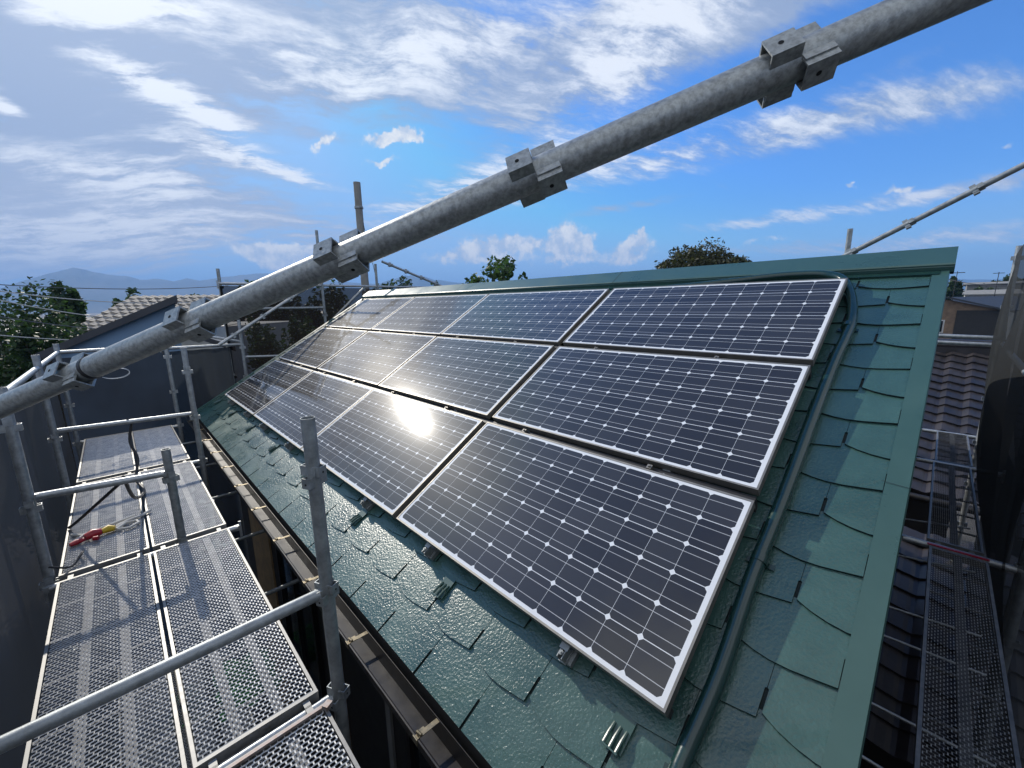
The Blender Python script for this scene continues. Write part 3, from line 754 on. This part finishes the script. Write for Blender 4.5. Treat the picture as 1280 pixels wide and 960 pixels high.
# right side
post(.855, 5.5, GZ, 1.66, 'scaffold post standing at the right edge half wrapped in net', M_galv, 0)
rail((-.2, 5.3, .79), (.84, 5.3, .77), 'pale rail in front of the neighbour roof ridge on the right', M_galv)
rail((.855, 5.45, .73), (.855, -1.2, .55), 'handrail coming from the right post towards the camera', M_galv)
rail((-.2, 5.44, .71), (.80, 5.44, .69), 'second lower rail just under the pale one on the right', M_galv)
post(.93, 2.55, GZ, .42, 'dark scaffold post in the net shadow at the right edge', M_galvd, 0)
# small struts between deck and wall
for i, (x, z) in enumerate(((-5.75, -.75), (-4.85, -.85), (-6.45, -.60), (-3.9, -.95), (-2.95, -1.0))):
    rail((x, -.60, z), (x, .03, z), ('stub pipe bracing the scaffold to the wall below the %s' % ('far gutter corner', 'second far gutter bracket', 'very end of the eave', 'middle of the gutter', 'near gutter')[i]), M_galvd, False, 'stub pipes between deck and house wall', 'scaffold pipe', .016)
for i, y in enumerate((1.0, 1.35, 1.95, 2.3, 3.1, 3.9)):
    rail((.30, y, -.70-.02*i), (.80, y, -.72), 'thin bracket rod between the right deck and the gable wall', M_galv, False, 'thin rods below the right deck', 'scaffold rod', .007, 'bracket_rod')

# nets: real cloth with folds
def net(fn, nu, nv, label, m, name='safety_net'):
    b = MB(); vs = [fn(i/nu, j/nv) for j in range(nv+1) for i in range(nu+1)]
    b.add(vs, [(j*(nu+1)+i, j*(nu+1)+i+1, (j+1)*(nu+1)+i+1, (j+1)*(nu+1)+i) for j in range(nv) for i in range(nu)])
    return tag(b.build(name, m, None, True), label, 'safety net', 'dark safety nets around the scaffold')
net(lambda s, t: (-6.75+s*8.4, -1.60+.030*math.sin(s*41+1.2*math.sin(t*3))+.016*math.sin(s*97+2), -5.4+t*5.98+.02*math.sin(s*30)), 180, 10, 'dark grey net along the outer side of the left deck', M_net)
net(lambda s, t: (-7.02+.03*math.sin(s*23), -1.60+s*1.10, -5.4+t*(6.02-.02*math.sin(s*3.1))), 40, 8, 'brown-black net closing the far end of the left deck', M_netbrown)
net(lambda s, t: (-7.30+.02*math.sin(s*19), -.50+s*.78, -5.4+t*5.98), 30, 8, 'blue-black net panel between the two far corner posts', M_netblue)
net(lambda s, t: (-7.52+.03*math.sin(s*33+t), .30+s*5.2, -5.4+t*6.93), 90, 8, 'see-through dark net on the far gable with trees behind it', M_netbrown)
net(lambda s, t: (.99+.05*math.sin(s*37+t*2)+.03*math.sin(s*83)+.10*(1-t)*math.sin(s*9), -1.6+s*7.05, -5.4+t*(6.35+.0*s)), 150, 14, 'dark net hanging along the right side of the scaffold', M_netgrey)
def rnet(s, t):
    z = -.9+t*2.45; bl = .16*math.sin(math.pi*min(1, max(0, 1-t)))*(1 if s > .2 else s*5)
    return (.86+.04*math.sin(t*4+s*5)+s*.10 - bl*(.5+.5*math.sin(s*14)), 5.30-s*2.9, z+.10*math.sin(s*6))
net(rnet, 60, 30, 'net bunched around the right-hand post above the handrail', M_netgrey)

# lanyard, cables and coil lying on and hanging over the deck
zd = -.349
t = thing('safety_lanyard', 'red and yellow lanyard with white straps lying on the left deck', 'lanyard', (-3.42, -1.27, zd))
o_ = Vector((-3.42, -1.27, zd))
def P(x, y, z=0): return Vector((x, y, zd+z))-o_
b = MB(); b.tube([P(-3.37, -1.40, .016), P(-3.385, -1.37, .018), P(-3.395, -1.33, .02)], [.012, .018, .012], 12); b.tube([P(-3.41, -1.33, .024), P(-3.425, -1.29, .03), P(-3.43, -1.25, .026)], [.022, .032, .022], 14); b.tube([P(-3.36, -1.29, .02), P(-3.35, -1.265, .02)], .014, 10); b.build('red_hook', M_red, t, True)
b = MB(); b.tube([P(-3.435, -1.25, .024), P(-3.45, -1.215, .026), P(-3.44, -1.185, .02)], [.018, .026, .018], 12); b.build('yellow_pack', M_yel, t, True)
b = MB()
for pts in ([(-3.40, -1.40), (-3.50, -1.33), (-3.56, -1.20), (-3.60, -1.08)], [(-3.46, -1.20), (-3.54, -1.12), (-3.58, -1.03), (-3.63, -.985)], [(-3.44, -1.18), (-3.50, -1.13), (-3.50, -1.07), (-3.44, -1.06), (-3.40, -1.11), (-3.42, -1.17)], [(-3.56, -1.40), (-3.47, -1.33)]):
    b.tube([P(x, y, .010+.004*(i % 2)) for i, (x, y) in enumerate(pts)], .010, 8)
b.build('strap', M_rope, t, True)
def cable(name, pts, r, label, m=M_wire, cat='cable', group=None):
    p = [Vector(q) for q in pts]; out = []
    for i in range(len(p)-1):
        a, b_, c, d = p[max(i-1, 0)], p[i], p[i+1], p[min(i+2, len(p)-1)]
        for s in range(6):
            t = s/6; out.append(.5*((2*b_)+(c-a)*t+(2*a-5*b_+4*c-d)*t*t+(3*b_-a-3*c+d)*t**3))
    out.append(p[-1]); mb = MB(); mb.tube(out, r, 8); return tag(mb.build(name, m, None, True), label, cat, group)
cable('hanging_cable', [(-4.80, -1.02, .165), (-4.83, -.995, .12), (-4.80, -1.03, -.05), (-4.72, -1.0, -.2), (-4.62, -1.03, -.33), (-4.45, -1.03, -.345), (-4.2, -1.0, -.345), (-3.9, -1.02, -.30), (-3.4, -1.06, -.12), (-3.02, -1.08, .15)], .011, 'black cable hanging from the pale far rail onto the deck')
cable('black_strap', [(-3.0, -1.10, .12), (-3.25, -1.22, -.05), (-3.55, -1.36, -.25), (-3.72, -1.42, -.34)], .010, 'dark strap slanting from the middle cross rail to the deck edge', M_wire, 'strap')
cable('wire_coil', [(-6.45+.05*math.sin(a*.7), -1.05+.13*math.cos(a), .43+.06*math.sin(a)) for a in [k*.6 for k in range(24)]], .004, 'thin wire coil hanging under the big pipe by the brown net', M_galv, 'wire coil')
cable('tie_wire', [(-3.0, -1.46, -.28), (-3.05, -1.38, -.34), (-3.15, -1.33, -.31), (-3.2, -1.40, -.42)], .006, 'black tie around the outer post beside the lanyard', M_wire, 'tie')
cable('bent_hose', [(-2.05, -.20, -.35), (-2.05, -.26, -.42), (-2.0, -.30, -.6), (-1.98, -.30, -1.2)], .022, 'grey bent downpipe hose below the gutter behind the near post', M_concrete, 'pipe')

# weeds at the foot of the scaffold
def leaf_cloud(mb, c, rad, n, size, rng, shell=.55, flat=.0, mis=1):
    for _ in range(n):
        while True:
            p = Vector((rng.uniform(-1, 1), rng.uniform(-1, 1), rng.uniform(-1, 1)))
            if p.length < 1: break
        p = p.normalized()*(shell+(1-shell)*rng.random()**.5) if rng.random() < .8 else p
        q = Vector((c[0]+p.x*rad[0], c[1]+p.y*rad[1], c[2]+p.z*rad[2]))
        a = Vector((rng.gauss(0, 1), rng.gauss(0, 1), rng.gauss(0, .7))).normalized(); b_ = a.cross(Vector((rng.gauss(0, 1), rng.gauss(0, 1), rng.gauss(0, 1)))).normalized()
        s = size*rng.uniform(.6, 1.4)
        mb.add([q-a*s, q-b_*s*.5, q+a*s, q+b_*s*.5], [(0,1,2,3)], rng.randrange(mis))
def leafmats(base, nm):
    out = []
    for k in (.6, 1.0, 1.5):
        m = bpy.data.materials.new(nm); m.use_nodes = True; t = m.node_tree; n = t.nodes; l = t.links; p = n['Principled BSDF']
        c = tuple(min(1, v*k) for v in base); p.inputs['Base Color'].default_value = (*c, 1); p.inputs['Roughness'].default_value = .55; p.inputs['Specular IOR Level'].default_value = .3
        tl = n.new('ShaderNodeBsdfTranslucent'); tl.inputs[0].default_value = (min(1, c[0]*1.3), min(1, c[1]*1.5), c[2]*.7, 1)
        mx = n.new('ShaderNodeMixShader'); mx.inputs[0].default_value = .25; l.new(p.outputs[0], mx.inputs[1]); l.new(tl.outputs[0], mx.inputs[2]); l.new(mx.outputs[0], n['Material Output'].inputs[0]); out.append(m)
    return out
LM_d = leafmats((.030, .055, .022), 'dark_leaf'); LM_m = leafmats((.045, .085, .028), 'mid_leaf'); LM_b = leafmats((.052, .054, .028), 'brownish_leaf'); LM_w = leafmats((.05, .30, .04), 'weed_leaf')
wr = random.Random(9); b = MB(); leaf_cloud(b, (0, 0, .35), (.55, .45, .4), 900, .06, wr, .3, 0, 3)
leaf_cloud(b, (.3, -.7, .3), (.35, .35, .3), 400, .05, wr, .3, 0, 3)
weed = b.build('weed_clump', LM_w, None, False, (-7.6, -.2, GZ)); tag(weed, 'bright green weeds on the ground beyond the scaffold foot', 'weeds')
tp_ = MB(); gr = 14; wr = random.Random(4); hts = [[.05+.10*wr.random()+.07*math.sin(i*.9)*math.cos(j*.8) for i in range(gr+1)] for j in range(gr+1)]
tv = []
for j in range(gr+1):
    for i in range(gr+1):
        a = i/gr-.5; b_ = j/gr-.5; e = max(abs(a), abs(b_))*2; tv.append((a*.62+wr.uniform(-.01, .01)+.05*math.sin(j), b_*.46+.04*math.sin(i*1.3), max(.004, hts[j][i]*(1-e**3))))
tp_.add(tv, [(j*(gr+1)+i, j*(gr+1)+i+1, (j+1)*(gr+1)+i+1, (j+1)*(gr+1)+i) for j in range(gr) for i in range(gr)])
dg = pix(305, 850); tpos = CAM+dg*((-2.246-CAM.z)/dg.z)
tag(tp_.build('green_sheet', mat('green_sheet_cloth', (.05, .30, .06), .6, 0, .2, 9), None, True, tpos), 'crumpled bright green sheet on the lower planks seen through the deck mesh', 'sheet')
def tree(name, label, cx, cy, z0, ztop, rx, ry, n, leaf, mats, seed, clumps=26, sparse=False, cat='tree', group=None, crown_h=None, zc=None):
    rg = random.Random(seed); ch = crown_h or (ztop-z0)*.62; zc = zc or ztop-ch/2
    root = thing(name, label, cat, (cx, cy, z0), group)
    tk = MB(); h = zc-z0; lean = rg.uniform(-.03, .03)*h
    tk.tube([(0, 0, 0), (lean*.5, 0, h*.5), (lean, 0, h)], [max(.05, .028*h+.03), max(.04, .02*h+.02), .03], 8)
    cl = []
    for i in range(clumps):
        while True:
            p = Vector((rg.uniform(-1, 1), rg.uniform(-1, 1), rg.uniform(-1, 1)))
            if .25 < p.length < 1: break
        if p.z < -.4: p.z *= .6
        p *= rg.uniform(.75, 1.02)/max(.5, p.length)*p.length**.6
        c = Vector((p.x*rx, p.y*ry, h+p.z*ch/2)); cl.append(c)
        a = Vector((lean, 0, h*rg.uniform(.45, .95)))
        tk.tube([a, (a+c)/2+Vector((0, 0, -.04*h)), c], [.02+.006*h, .014+.003*h, .006], 5)
    tk.build('trunk', M_bark, root)
    cr = MB(); k = n//clumps
    for c in cl:
        s = rg.uniform(.22, .42)*(0.62 if sparse else 1.0)
        leaf_cloud(cr, c, (rx*s, ry*s, ch/2*s*1.1), int(k*rg.uniform(.6, 1.4)), leaf, rg, .35, 0, 3)
    cr.build('crown', mats, root); return root
def tree_at(px, pytop, hd, halfpx, name, label, n, leaf, mats, seed, ch=None, depth=.8, z0=GZ, **k):
    p = ray_at(px, pytop, hd); dep = (p-CAM).dot(RZ); rx = halfpx*dep/FPX
    return tree(name, label, p.x, p.y, z0, p.z, rx, rx*depth, n, leaf, mats, seed, crown_h=ch, **k)
tree_at(620, 318, 13, 46, 'broadleaf_tree', 'small open-crowned tree showing above the middle of the ridge', 4200, .075, LM_m, 11, 2.6, clumps=60, sparse=True)
tree_at(878, 309, 17, 60, 'round_tree', 'dense round-topped tree above the ridge right of centre', 24000, .060, LM_b, 12, 2.3, clumps=80)
tree_at(14, 384, 15, 98, 'leafy_tree', 'big leafy tree at the left edge below the mountain', 40000, .060, LM_d, 13, 6.4, clumps=150)
tree_at(84, 358, 19, 32, 'leafy_tree', 'darker tree between the left-edge tree and the grey roof', 5200, .11, LM_d, 14, 4.0, clumps=30)
tree_at(55, 400, 13, 60, 'leafy_tree', 'lower bushy tree in front of the blue-grey house corner', 14000, .07, LM_d, 15, 3.6, clumps=50)
for i, (px, py, hw) in enumerate(((160, 369, 26), (200, 371, 26), (262, 366, 34), (318, 345, 42), (365, 347, 30), (408, 352, 30), (498, 352, 40), (540, 354, 26))):
    tree_at(px, py, 34, hw, 'distant_tree', 'distant dark tree on the skyline ' + ('left of the blue-grey gable', 'just left of the gable peak', 'right of the gable peak', 'above the far net, its highest crown', 'above the far net behind the big pipe', 'behind the tall thin post', 'beneath the short descending brace', 'at the far end of the ridge')[i], 2600, .16, LM_d, 20+i, 5.0, clumps=24, group='distant trees on the left skyline')
for i, (px, py, hw, hd) in enumerate(((330, 395, 30, 15), (372, 392, 26, 13), (395, 420, 30, 12))):
    tree_at(px, py, hd, hw, 'garden_tree', ('bush behind the far net beside the brace', 'yellowish bush behind the far net near the panels', 'low bush behind the net at the panel corner')[i], 2200, .07, LM_m, 40+i, 2.6, clumps=24, group='bushes behind the far net')
for i, (px, py, hw, hd) in enumerate(((1196, 349, 9, 60), (1219, 358, 8, 70), (1239, 354, 9, 75), (1262, 343, 18, 90))):
    tree_at(px, py, hd, hw, 'distant_tree', 'far dark tree on the right skyline ' + ('beside the rake', 'in the dip', 'left of the grey building', 'behind the grey building')[i], 1500, .25, LM_d, 50+i, 5.0, clumps=18, group='distant trees on the right skyline')

# ================================================================== NEIGHBOURS
def tiled_roof(a, b_, up, rise, tw, th, course, parent, m, name='roof', amp=.028, step=.03, nx_per=8):
    """a->b_ along the eave, up = horizontal direction to the ridge (length = run), rise in z"""
    a = Vector(a); b_ = Vector(b_); up = Vector(up); run = up.length; e = b_-a; nu = max(2, int(e.length/tw)); nr = max(2, int(math.hypot(run, rise)/course))
    s = up/run; sl = math.hypot(run, rise); nrm = Vector((-s.x*rise, -s.y*rise, run)).normalized()
    mb = MB(); cols_ = nu*nx_per
    for r in range(nr):
        vs = []
        for q, hh in ((r/nr, step), ((r+1)/nr, 0.0), (r/nr, -step*.4)):
            for i in range(cols_+1):
                t = i/cols_; ph = t*nu*2*math.pi
                z = amp*(math.sin(ph)+.35*math.sin(2*ph))
                p = a+e*t+up*q+Vector((0, 0, rise*q))+nrm*(hh+z); vs.append(p)
        w_ = cols_+1
        mb.add(vs, [(i, i+1, w_+i+1, w_+i) for i in range(cols_)]+[(2*w_+i, 2*w_+i+1, i+1, i) for i in range(cols_)])
    return mb.build(name, m, parent, False)
def simple_house(name, label, x0, x1, y0, y1, ze, zr, ridge_axis, wall, roofm, ov=.4, z0=GZ, tiles=None, group=None, win=True):
    root = thing(name, label, 'house', ((x0+x1)/2, (y0+y1)/2, z0), group); off = Vector(root.location)
    w = MB(); w.box((x0, y0, z0), (x1, y1, ze)); cx, cy = (x0+x1)/2, (y0+y1)/2
    if ridge_axis == 'x': w.add([(x0, y0, ze), (x0, y1, ze), (x0, cy, zr-.12), (x1, y0, ze), (x1, y1, ze), (x1, cy, zr-.12)], [(0, 2, 1), (3, 4, 5)])
    else: w.add([(x0, y0, ze), (x1, y0, ze), (cx, y0, zr-.12), (x0, y1, ze), (x1, y1, ze), (cx, y1, zr-.12)], [(0, 1, 2), (3, 5, 4)])
    o = w.build('wall', wall, root); o.location = -off
    r = MB(); t = .10
    if ridge_axis == 'x':
        sl = (zr-ze)/(cy-y0); e = ov; A = [(y0-e, ze-sl*e), (cy, zr), (y1+e, ze-sl*e)]
        for (p, q) in ((A[0], A[1]), (A[1], A[2])):
            vs = [(x, yy, zz+k) for x in (x0-ov, x1+ov) for (yy, zz) in (p, q) for k in (0, t)]
            r.add(vs, [(0, 2, 3, 1), (4, 5, 7, 6), (1, 3, 7, 5), (0, 4, 6, 2), (0, 1, 5, 4), (2, 6, 7, 3)])
    else:
        sl = (zr-ze)/(cx-x0); e = ov; A = [(x0-e, ze-sl*e), (cx, zr), (x1+e, ze-sl*e)]
        for (p, q) in ((A[0], A[1]), (A[1], A[2])):
            vs = [(xx, y, zz+k) for y in (y0-ov, y1+ov) for (xx, zz) in (p, q) for k in (0, t)]
            r.add(vs, [(0, 1, 3, 2), (4, 6, 7, 5), (1, 5, 7, 3), (0, 2, 6, 4), (0, 4, 5, 1), (2, 3, 7, 6)])
    o = r.build('roof', roofm, root); o.location = -off
    return root, off
def rect_on(root, off, name, x0, x1, z0, z1, y, m, th=.04, parent=None):
    b = MB(); b.box((x0, y-th, z0), (x1, y-.002, z1)); o = b.build(name, m, parent or root)
    if parent is None: o.location = -off
    return o
# left: blue-grey gabled house with a dark roof edge
A0 = ray_at(62, 437, 10.5); A1 = ray_at(217, 371, 9.6)
blue = thing('blue_house', 'blue-grey sided house with a dark sloping roof edge on the left', 'house', (A1.x, A1.y, GZ)); off = Vector(blue.location)
ddir = Vector((A1.x-A0.x, A1.y-A0.y, 0)).normalized(); bck = Vector((-ddir.y, ddir.x, 0))
bck = Vector((A1.x-CAM.x, A1.y-CAM.y, 0)).normalized()
low = A0.copy()
b = MB(); q = [Vector((low.x, low.y, GZ)), Vector((A1.x, A1.y, GZ)), Vector((A1.x, A1.y, A1.z-.08)), Vector((low.x, low.y, low.z-.08))]
b.add(q+[p+bck*2.9 for p in q], [(0,1,2,3),(7,6,5,4),(0,4,5,1),(1,5,6,2),(2,6,7,3),(3,7,4,0)]); o = b.build('wall', M_bluewall, blue); o.location = -off
b = MB(); tp = A1+ddir*.05+Vector((0, 0, .03)); lo = low-ddir*.2-Vector((0, 0, .06)); f_ = -bck*.12
q = [lo+f_, tp+f_, tp+f_-Vector((0, 0, .12)), lo+f_-Vector((0, 0, .12))]
b.add(q+[p-f_+bck*3.0 for p in q], [(0,3,2,1),(4,5,6,7),(0,1,5,4),(1,2,6,5),(2,3,7,6),(3,0,4,7)]); o = b.build('roof', M_darkroof, blue); o.location = -off
# lower annex roof at its right
b = MB(); q0 = A1+ddir*.02-Vector((0, 0, .55)); q = [q0-bck*.3, q0+ddir*.8-bck*.3-Vector((0, 0, .35)), q0+ddir*.8+bck*2-Vector((0, 0, .35)), q0+bck*2]
b.add(q+[p-Vector((0, 0, .09)) for p in q], [(0,1,2,3),(7,6,5,4),(0,4,5,1),(1,5,6,2),(2,6,7,3),(3,7,4,0)]); o = b.build('annex_roof', M_darkroof, blue); o.location = -off
# behind: house with pale weathered tiles
M_ptile = mat('weathered_pale_tile', (.22, .20, .175), .75, 0, .35, 3.5)
E0 = ray_at(88, 416, 17); E1 = ray_at(262, 408, 14.5); E0.z = E1.z = (E0.z+E1.z)/2
th_ = thing('tile_roof_house', 'house with pale weathered wavy tiles behind the blue-grey gable', 'house', (E0.x, E0.y, GZ)); off = Vector(th_.location)
dd = (E1-E0); dn = dd.normalized(); bk_ = Vector((-dn.y, dn.x, 0)); bk_ = bk_ if bk_.dot(E0-CAM) > 0 else -bk_
o = tiled_roof(E0-off, E1-off, bk_*2.3, 1.0, .27, .2, .26, th_, M_ptile, amp=.022, step=.035)
b = MB(); q = [E0+bk_*.4, E1+bk_*.4-dn*.3, E1+bk_*6-dn*.3, E0+bk_*6]; q = [Vector((p.x, p.y, GZ))-off for p in q]
b.add(q+[p+Vector((0, 0, E0.z-GZ)) for p in q], [(0,1,5,4),(1,2,6,5),(2,3,7,6),(3,0,4,7),(4,5,6,7)]); b.build('wall', M_white, th_)
# right: neighbour with dark glazed tiles, ridge square to the view
nb = thing('tiled_neighbour_house', 'neighbour house with dark glazed tile roof below the right rake', 'house', (-1.5, 9, GZ)); off = Vector(nb.location)
YE, ZE, YR, ZR = 6.6, -1.42, 10.3, .20
tiled_roof(Vector((-5, YE, ZE))-off, Vector((1.12, YE, ZE))-off, (0, YR-YE, 0), ZR-ZE, .265, .2, .235, nb, M_ctile, amp=.020, step=.028)
b = MB(); b.tube([Vector((-5, YR, ZR+.10))-off, Vector((1.2, YR, ZR+.10))-off], .11, 12); b.box(Vector((-5, YR-.12, ZR-.06))-off, Vector((1.16, YR+.12, ZR+.06))-off); b.build('ridge_tiles', M_ctile, nb)
b = MB(); b.box(Vector((-5, YE+.55, GZ))-off, Vector((.85, 2*YR-YE-.55, ZE+.1))-off); b.build('wall', M_wall, nb)
b = MB(); b.add([Vector(p)-off for p in ((-5, YR, ZR), (1.12, YR, ZR), (1.12, 2*YR-YE, ZE), (-5, 2*YR-YE, ZE))], [(0,1,2,3)]); b.build('rear_slope', M_ctile, nb)
b = MB(); b.tube([Vector((-5, YE-.08, ZE-.06))-off, Vector((1.15, YE-.08, ZE-.06))-off], .05, 10); b.build('gutter', M_gutter, nb, True)
# lower tiled lean-to below the right deck
ln = thing('tiled_lean_to', 'low dark tiled lean-to roof seen under the right deck', 'lean-to', (0, 3, GZ)); off = Vector(ln.location)
tiled_roof(Vector((-.5, 3.2, -2.6))-off, Vector((3.2, 3.2, -2.6))-off, (0, 2.6, 0), .95, .265, .2, .24, ln, M_ctile, amp=.02, step=.028)
b = MB(); b.box(Vector((-.4, 3.5, GZ))-off, Vector((3.1, 5.8, -2.62))-off); b.build('wall', M_wall, ln)
nb2 = thing('tiled_side_house', 'second dark tiled roof glimpsed at the right edge beyond the net', 'house', (3, 8, GZ)); off = Vector(nb2.location)
tiled_roof(Vector((1.45, 7.0, -1.9))-off, Vector((6.5, 7.0, -1.9))-off, (0, 3.6, 0), 1.5, .265, .2, .24, nb2, M_ctile, amp=.02, step=.028)
b = MB(); b.box(Vector((1.7, 7.4, GZ))-off, Vector((6.3, 13, -1.95))-off); b.build('wall', M_concrete, nb2)
# far right: wooden house
wh, off = simple_house('wooden_house', 'brown boarded house with dark roof and a balcony beyond the tiled neighbour', -3.6, 2.75, 34, 41, .42, 1.42, 'y', M_wood, M_darkroof, .35)
rect_on(wh, off, 'dark_boards', .95, 2.6, -1.4, .45, 34, M_wall); wn = rect_on(wh, off, 'window', -.45, .55, -.85, -.10, 34, M_white, .06)
rect_on(wh, off, 'pane', -.38, .48, -.79, -.16, 33.93, M_winglass, .02, wn)
rect_on(wh, off, 'balcony', -.6, 1.75, -2.6, -1.15, 33.4, M_white, .08)
fh = [(1232, 372, 52, 3.2, 'pale low house with brown roof right of the wooden house', M_white, M_darkroof, 1.0), (1258, 352, 75, 6, 'flat-topped grey building on the right skyline', M_concrete, M_concrete, .25),
      (1213, 366, 68, 4.5, 'small grey-roofed house in the dip beside the rake', M_concrete, M_darkroof, 1.2), (1240, 363, 62, 3.4, 'white-walled house left of the flat grey building', M_white, M_concrete, .4)]
for px, py, hd, wd, lab, wm, rm, hr in fh:
    p = ray_at(px, py, hd); simple_house('distant_house', lab, p.x-wd/2, p.x+wd/2, p.y, p.y+6, p.z-hr, p.z, 'x', wm, rm, .3, group='far houses on the right')
# low houses scattered over the plain
rg = random.Random(31)
for i in range(26):
    az = R_(rg.uniform(-100, 8)); hd = rg.uniform(70, 260); x = CAM.x+math.sin(az)*hd; y = CAM.y+math.cos(az)*hd; wd = rg.uniform(6, 10); top = GZ+rg.uniform(4.6, 6.2)
    lab = 'small distant house on the plain, mostly hidden by nearer things'
    simple_house('distant_house', lab, x-wd/2, x+wd/2, y-4, y+4, top-1.6, top, rg.choice('xy'), rg.choice((M_white, M_concrete, M_wood)), rg.choice((M_darkroof, M_ptile)), .4, group='houses on the far plain')

# utility pole, wires, aerials
up = ray_at(446, 228, 18.5)
pole = thing('utility_pole', 'concrete utility pole rising behind the big pipe on the left', 'utility pole', (up.x, up.y, GZ))
b = MB(); b.tube([(0, 0, 0), (0, 0, up.z-GZ)], [.19, .135], 18); b.build('shaft', M_concrete, pole, True)
b = MB(); b.tube([(0, 0, up.z-GZ-.98), (0, 0, up.z-GZ-.90)], .17, 16); b.bar((-.28, 0, up.z-GZ-.95), (.28, 0, up.z-GZ-.95), .05, .05); b.build('band', M_galvd, pole)
def wire(px0, py0, h0, px1, py1, h1, sag, label, r=.012, m=M_wirel):
    a = ray_at(px0, py0, h0); b_ = ray_at(px1, py1, h1); pts = []
    for k in range(17):
        t = k/16; p = a.lerp(b_, t); p.z -= 4*sag*t*(1-t); pts.append(p)
    mb = MB(); mb.tube(pts, r, 6); return tag(mb.build('overhead_wire', m), label, 'wire', 'overhead wires')
wire(450, 262, 18.5, 476, 372, 18, .0, 'thin guy wire slanting down right of the utility pole', .012, M_wire)
wire(-60, 352, 13, 285, 357, 16, .12, 'uppermost grey wire in front of the mountain foot', .010)
wire(-60, 355, 12, 300, 371, 15, .25, 'wire passing just above the pale tiled roof', .010, M_rope)
wire(-60, 362, 11.5, 300, 396, 14, .30, 'wire crossing the pale tiles and the blue-grey gable', .010, M_rope)
wire(-60, 385, 11, 300, 404, 13, .28, 'second wire crossing the left trees', .009)
wire(-60, 413, 10, 260, 418, 12, .15, 'lowest wire across the blue-grey siding', .009, M_rope)
wire(1170, 345, 40, 1300, 357, 32, .25, 'wire on the right skyline above the far houses', .02, M_wire)
for (px, py, hd, h, lab) in ((1197, 339, 40, 1.6, 'tall thin aerial mast on the right beside the rake'), (1249, 340, 60, 2.4, 'aerial on the grey building'), (770+27, 339, 30, 1.2, 'tiny aerial poking above the ridge near the round tree'), (472, 352, 14, .8, 'dark short stake on the skyline left'), (514, 350, 14, .8, 'dark short stake on the skyline above the ridge end')):
    p = ray_at(px, py, hd); t = thing('aerial', lab, 'aerial', (p.x, p.y, p.z-h-4), 'aerials and masts'); b = MB(); rr = .0005*hd
    b.tube([(0, 0, 0), (0, 0, h+4)], rr, 6); b.build('mast', M_wire, t)
    if hd > 20:
        b = MB()
        for k in range(4): b.bar((-.35, -.3+.2*k, h+3.9), (.35, -.3+.2*k, h+3.9), rr, rr)
        b.bar((0, -.35, h+3.9), (0, .35, h+3.9), rr, rr); b.build('rods', M_wire, t)
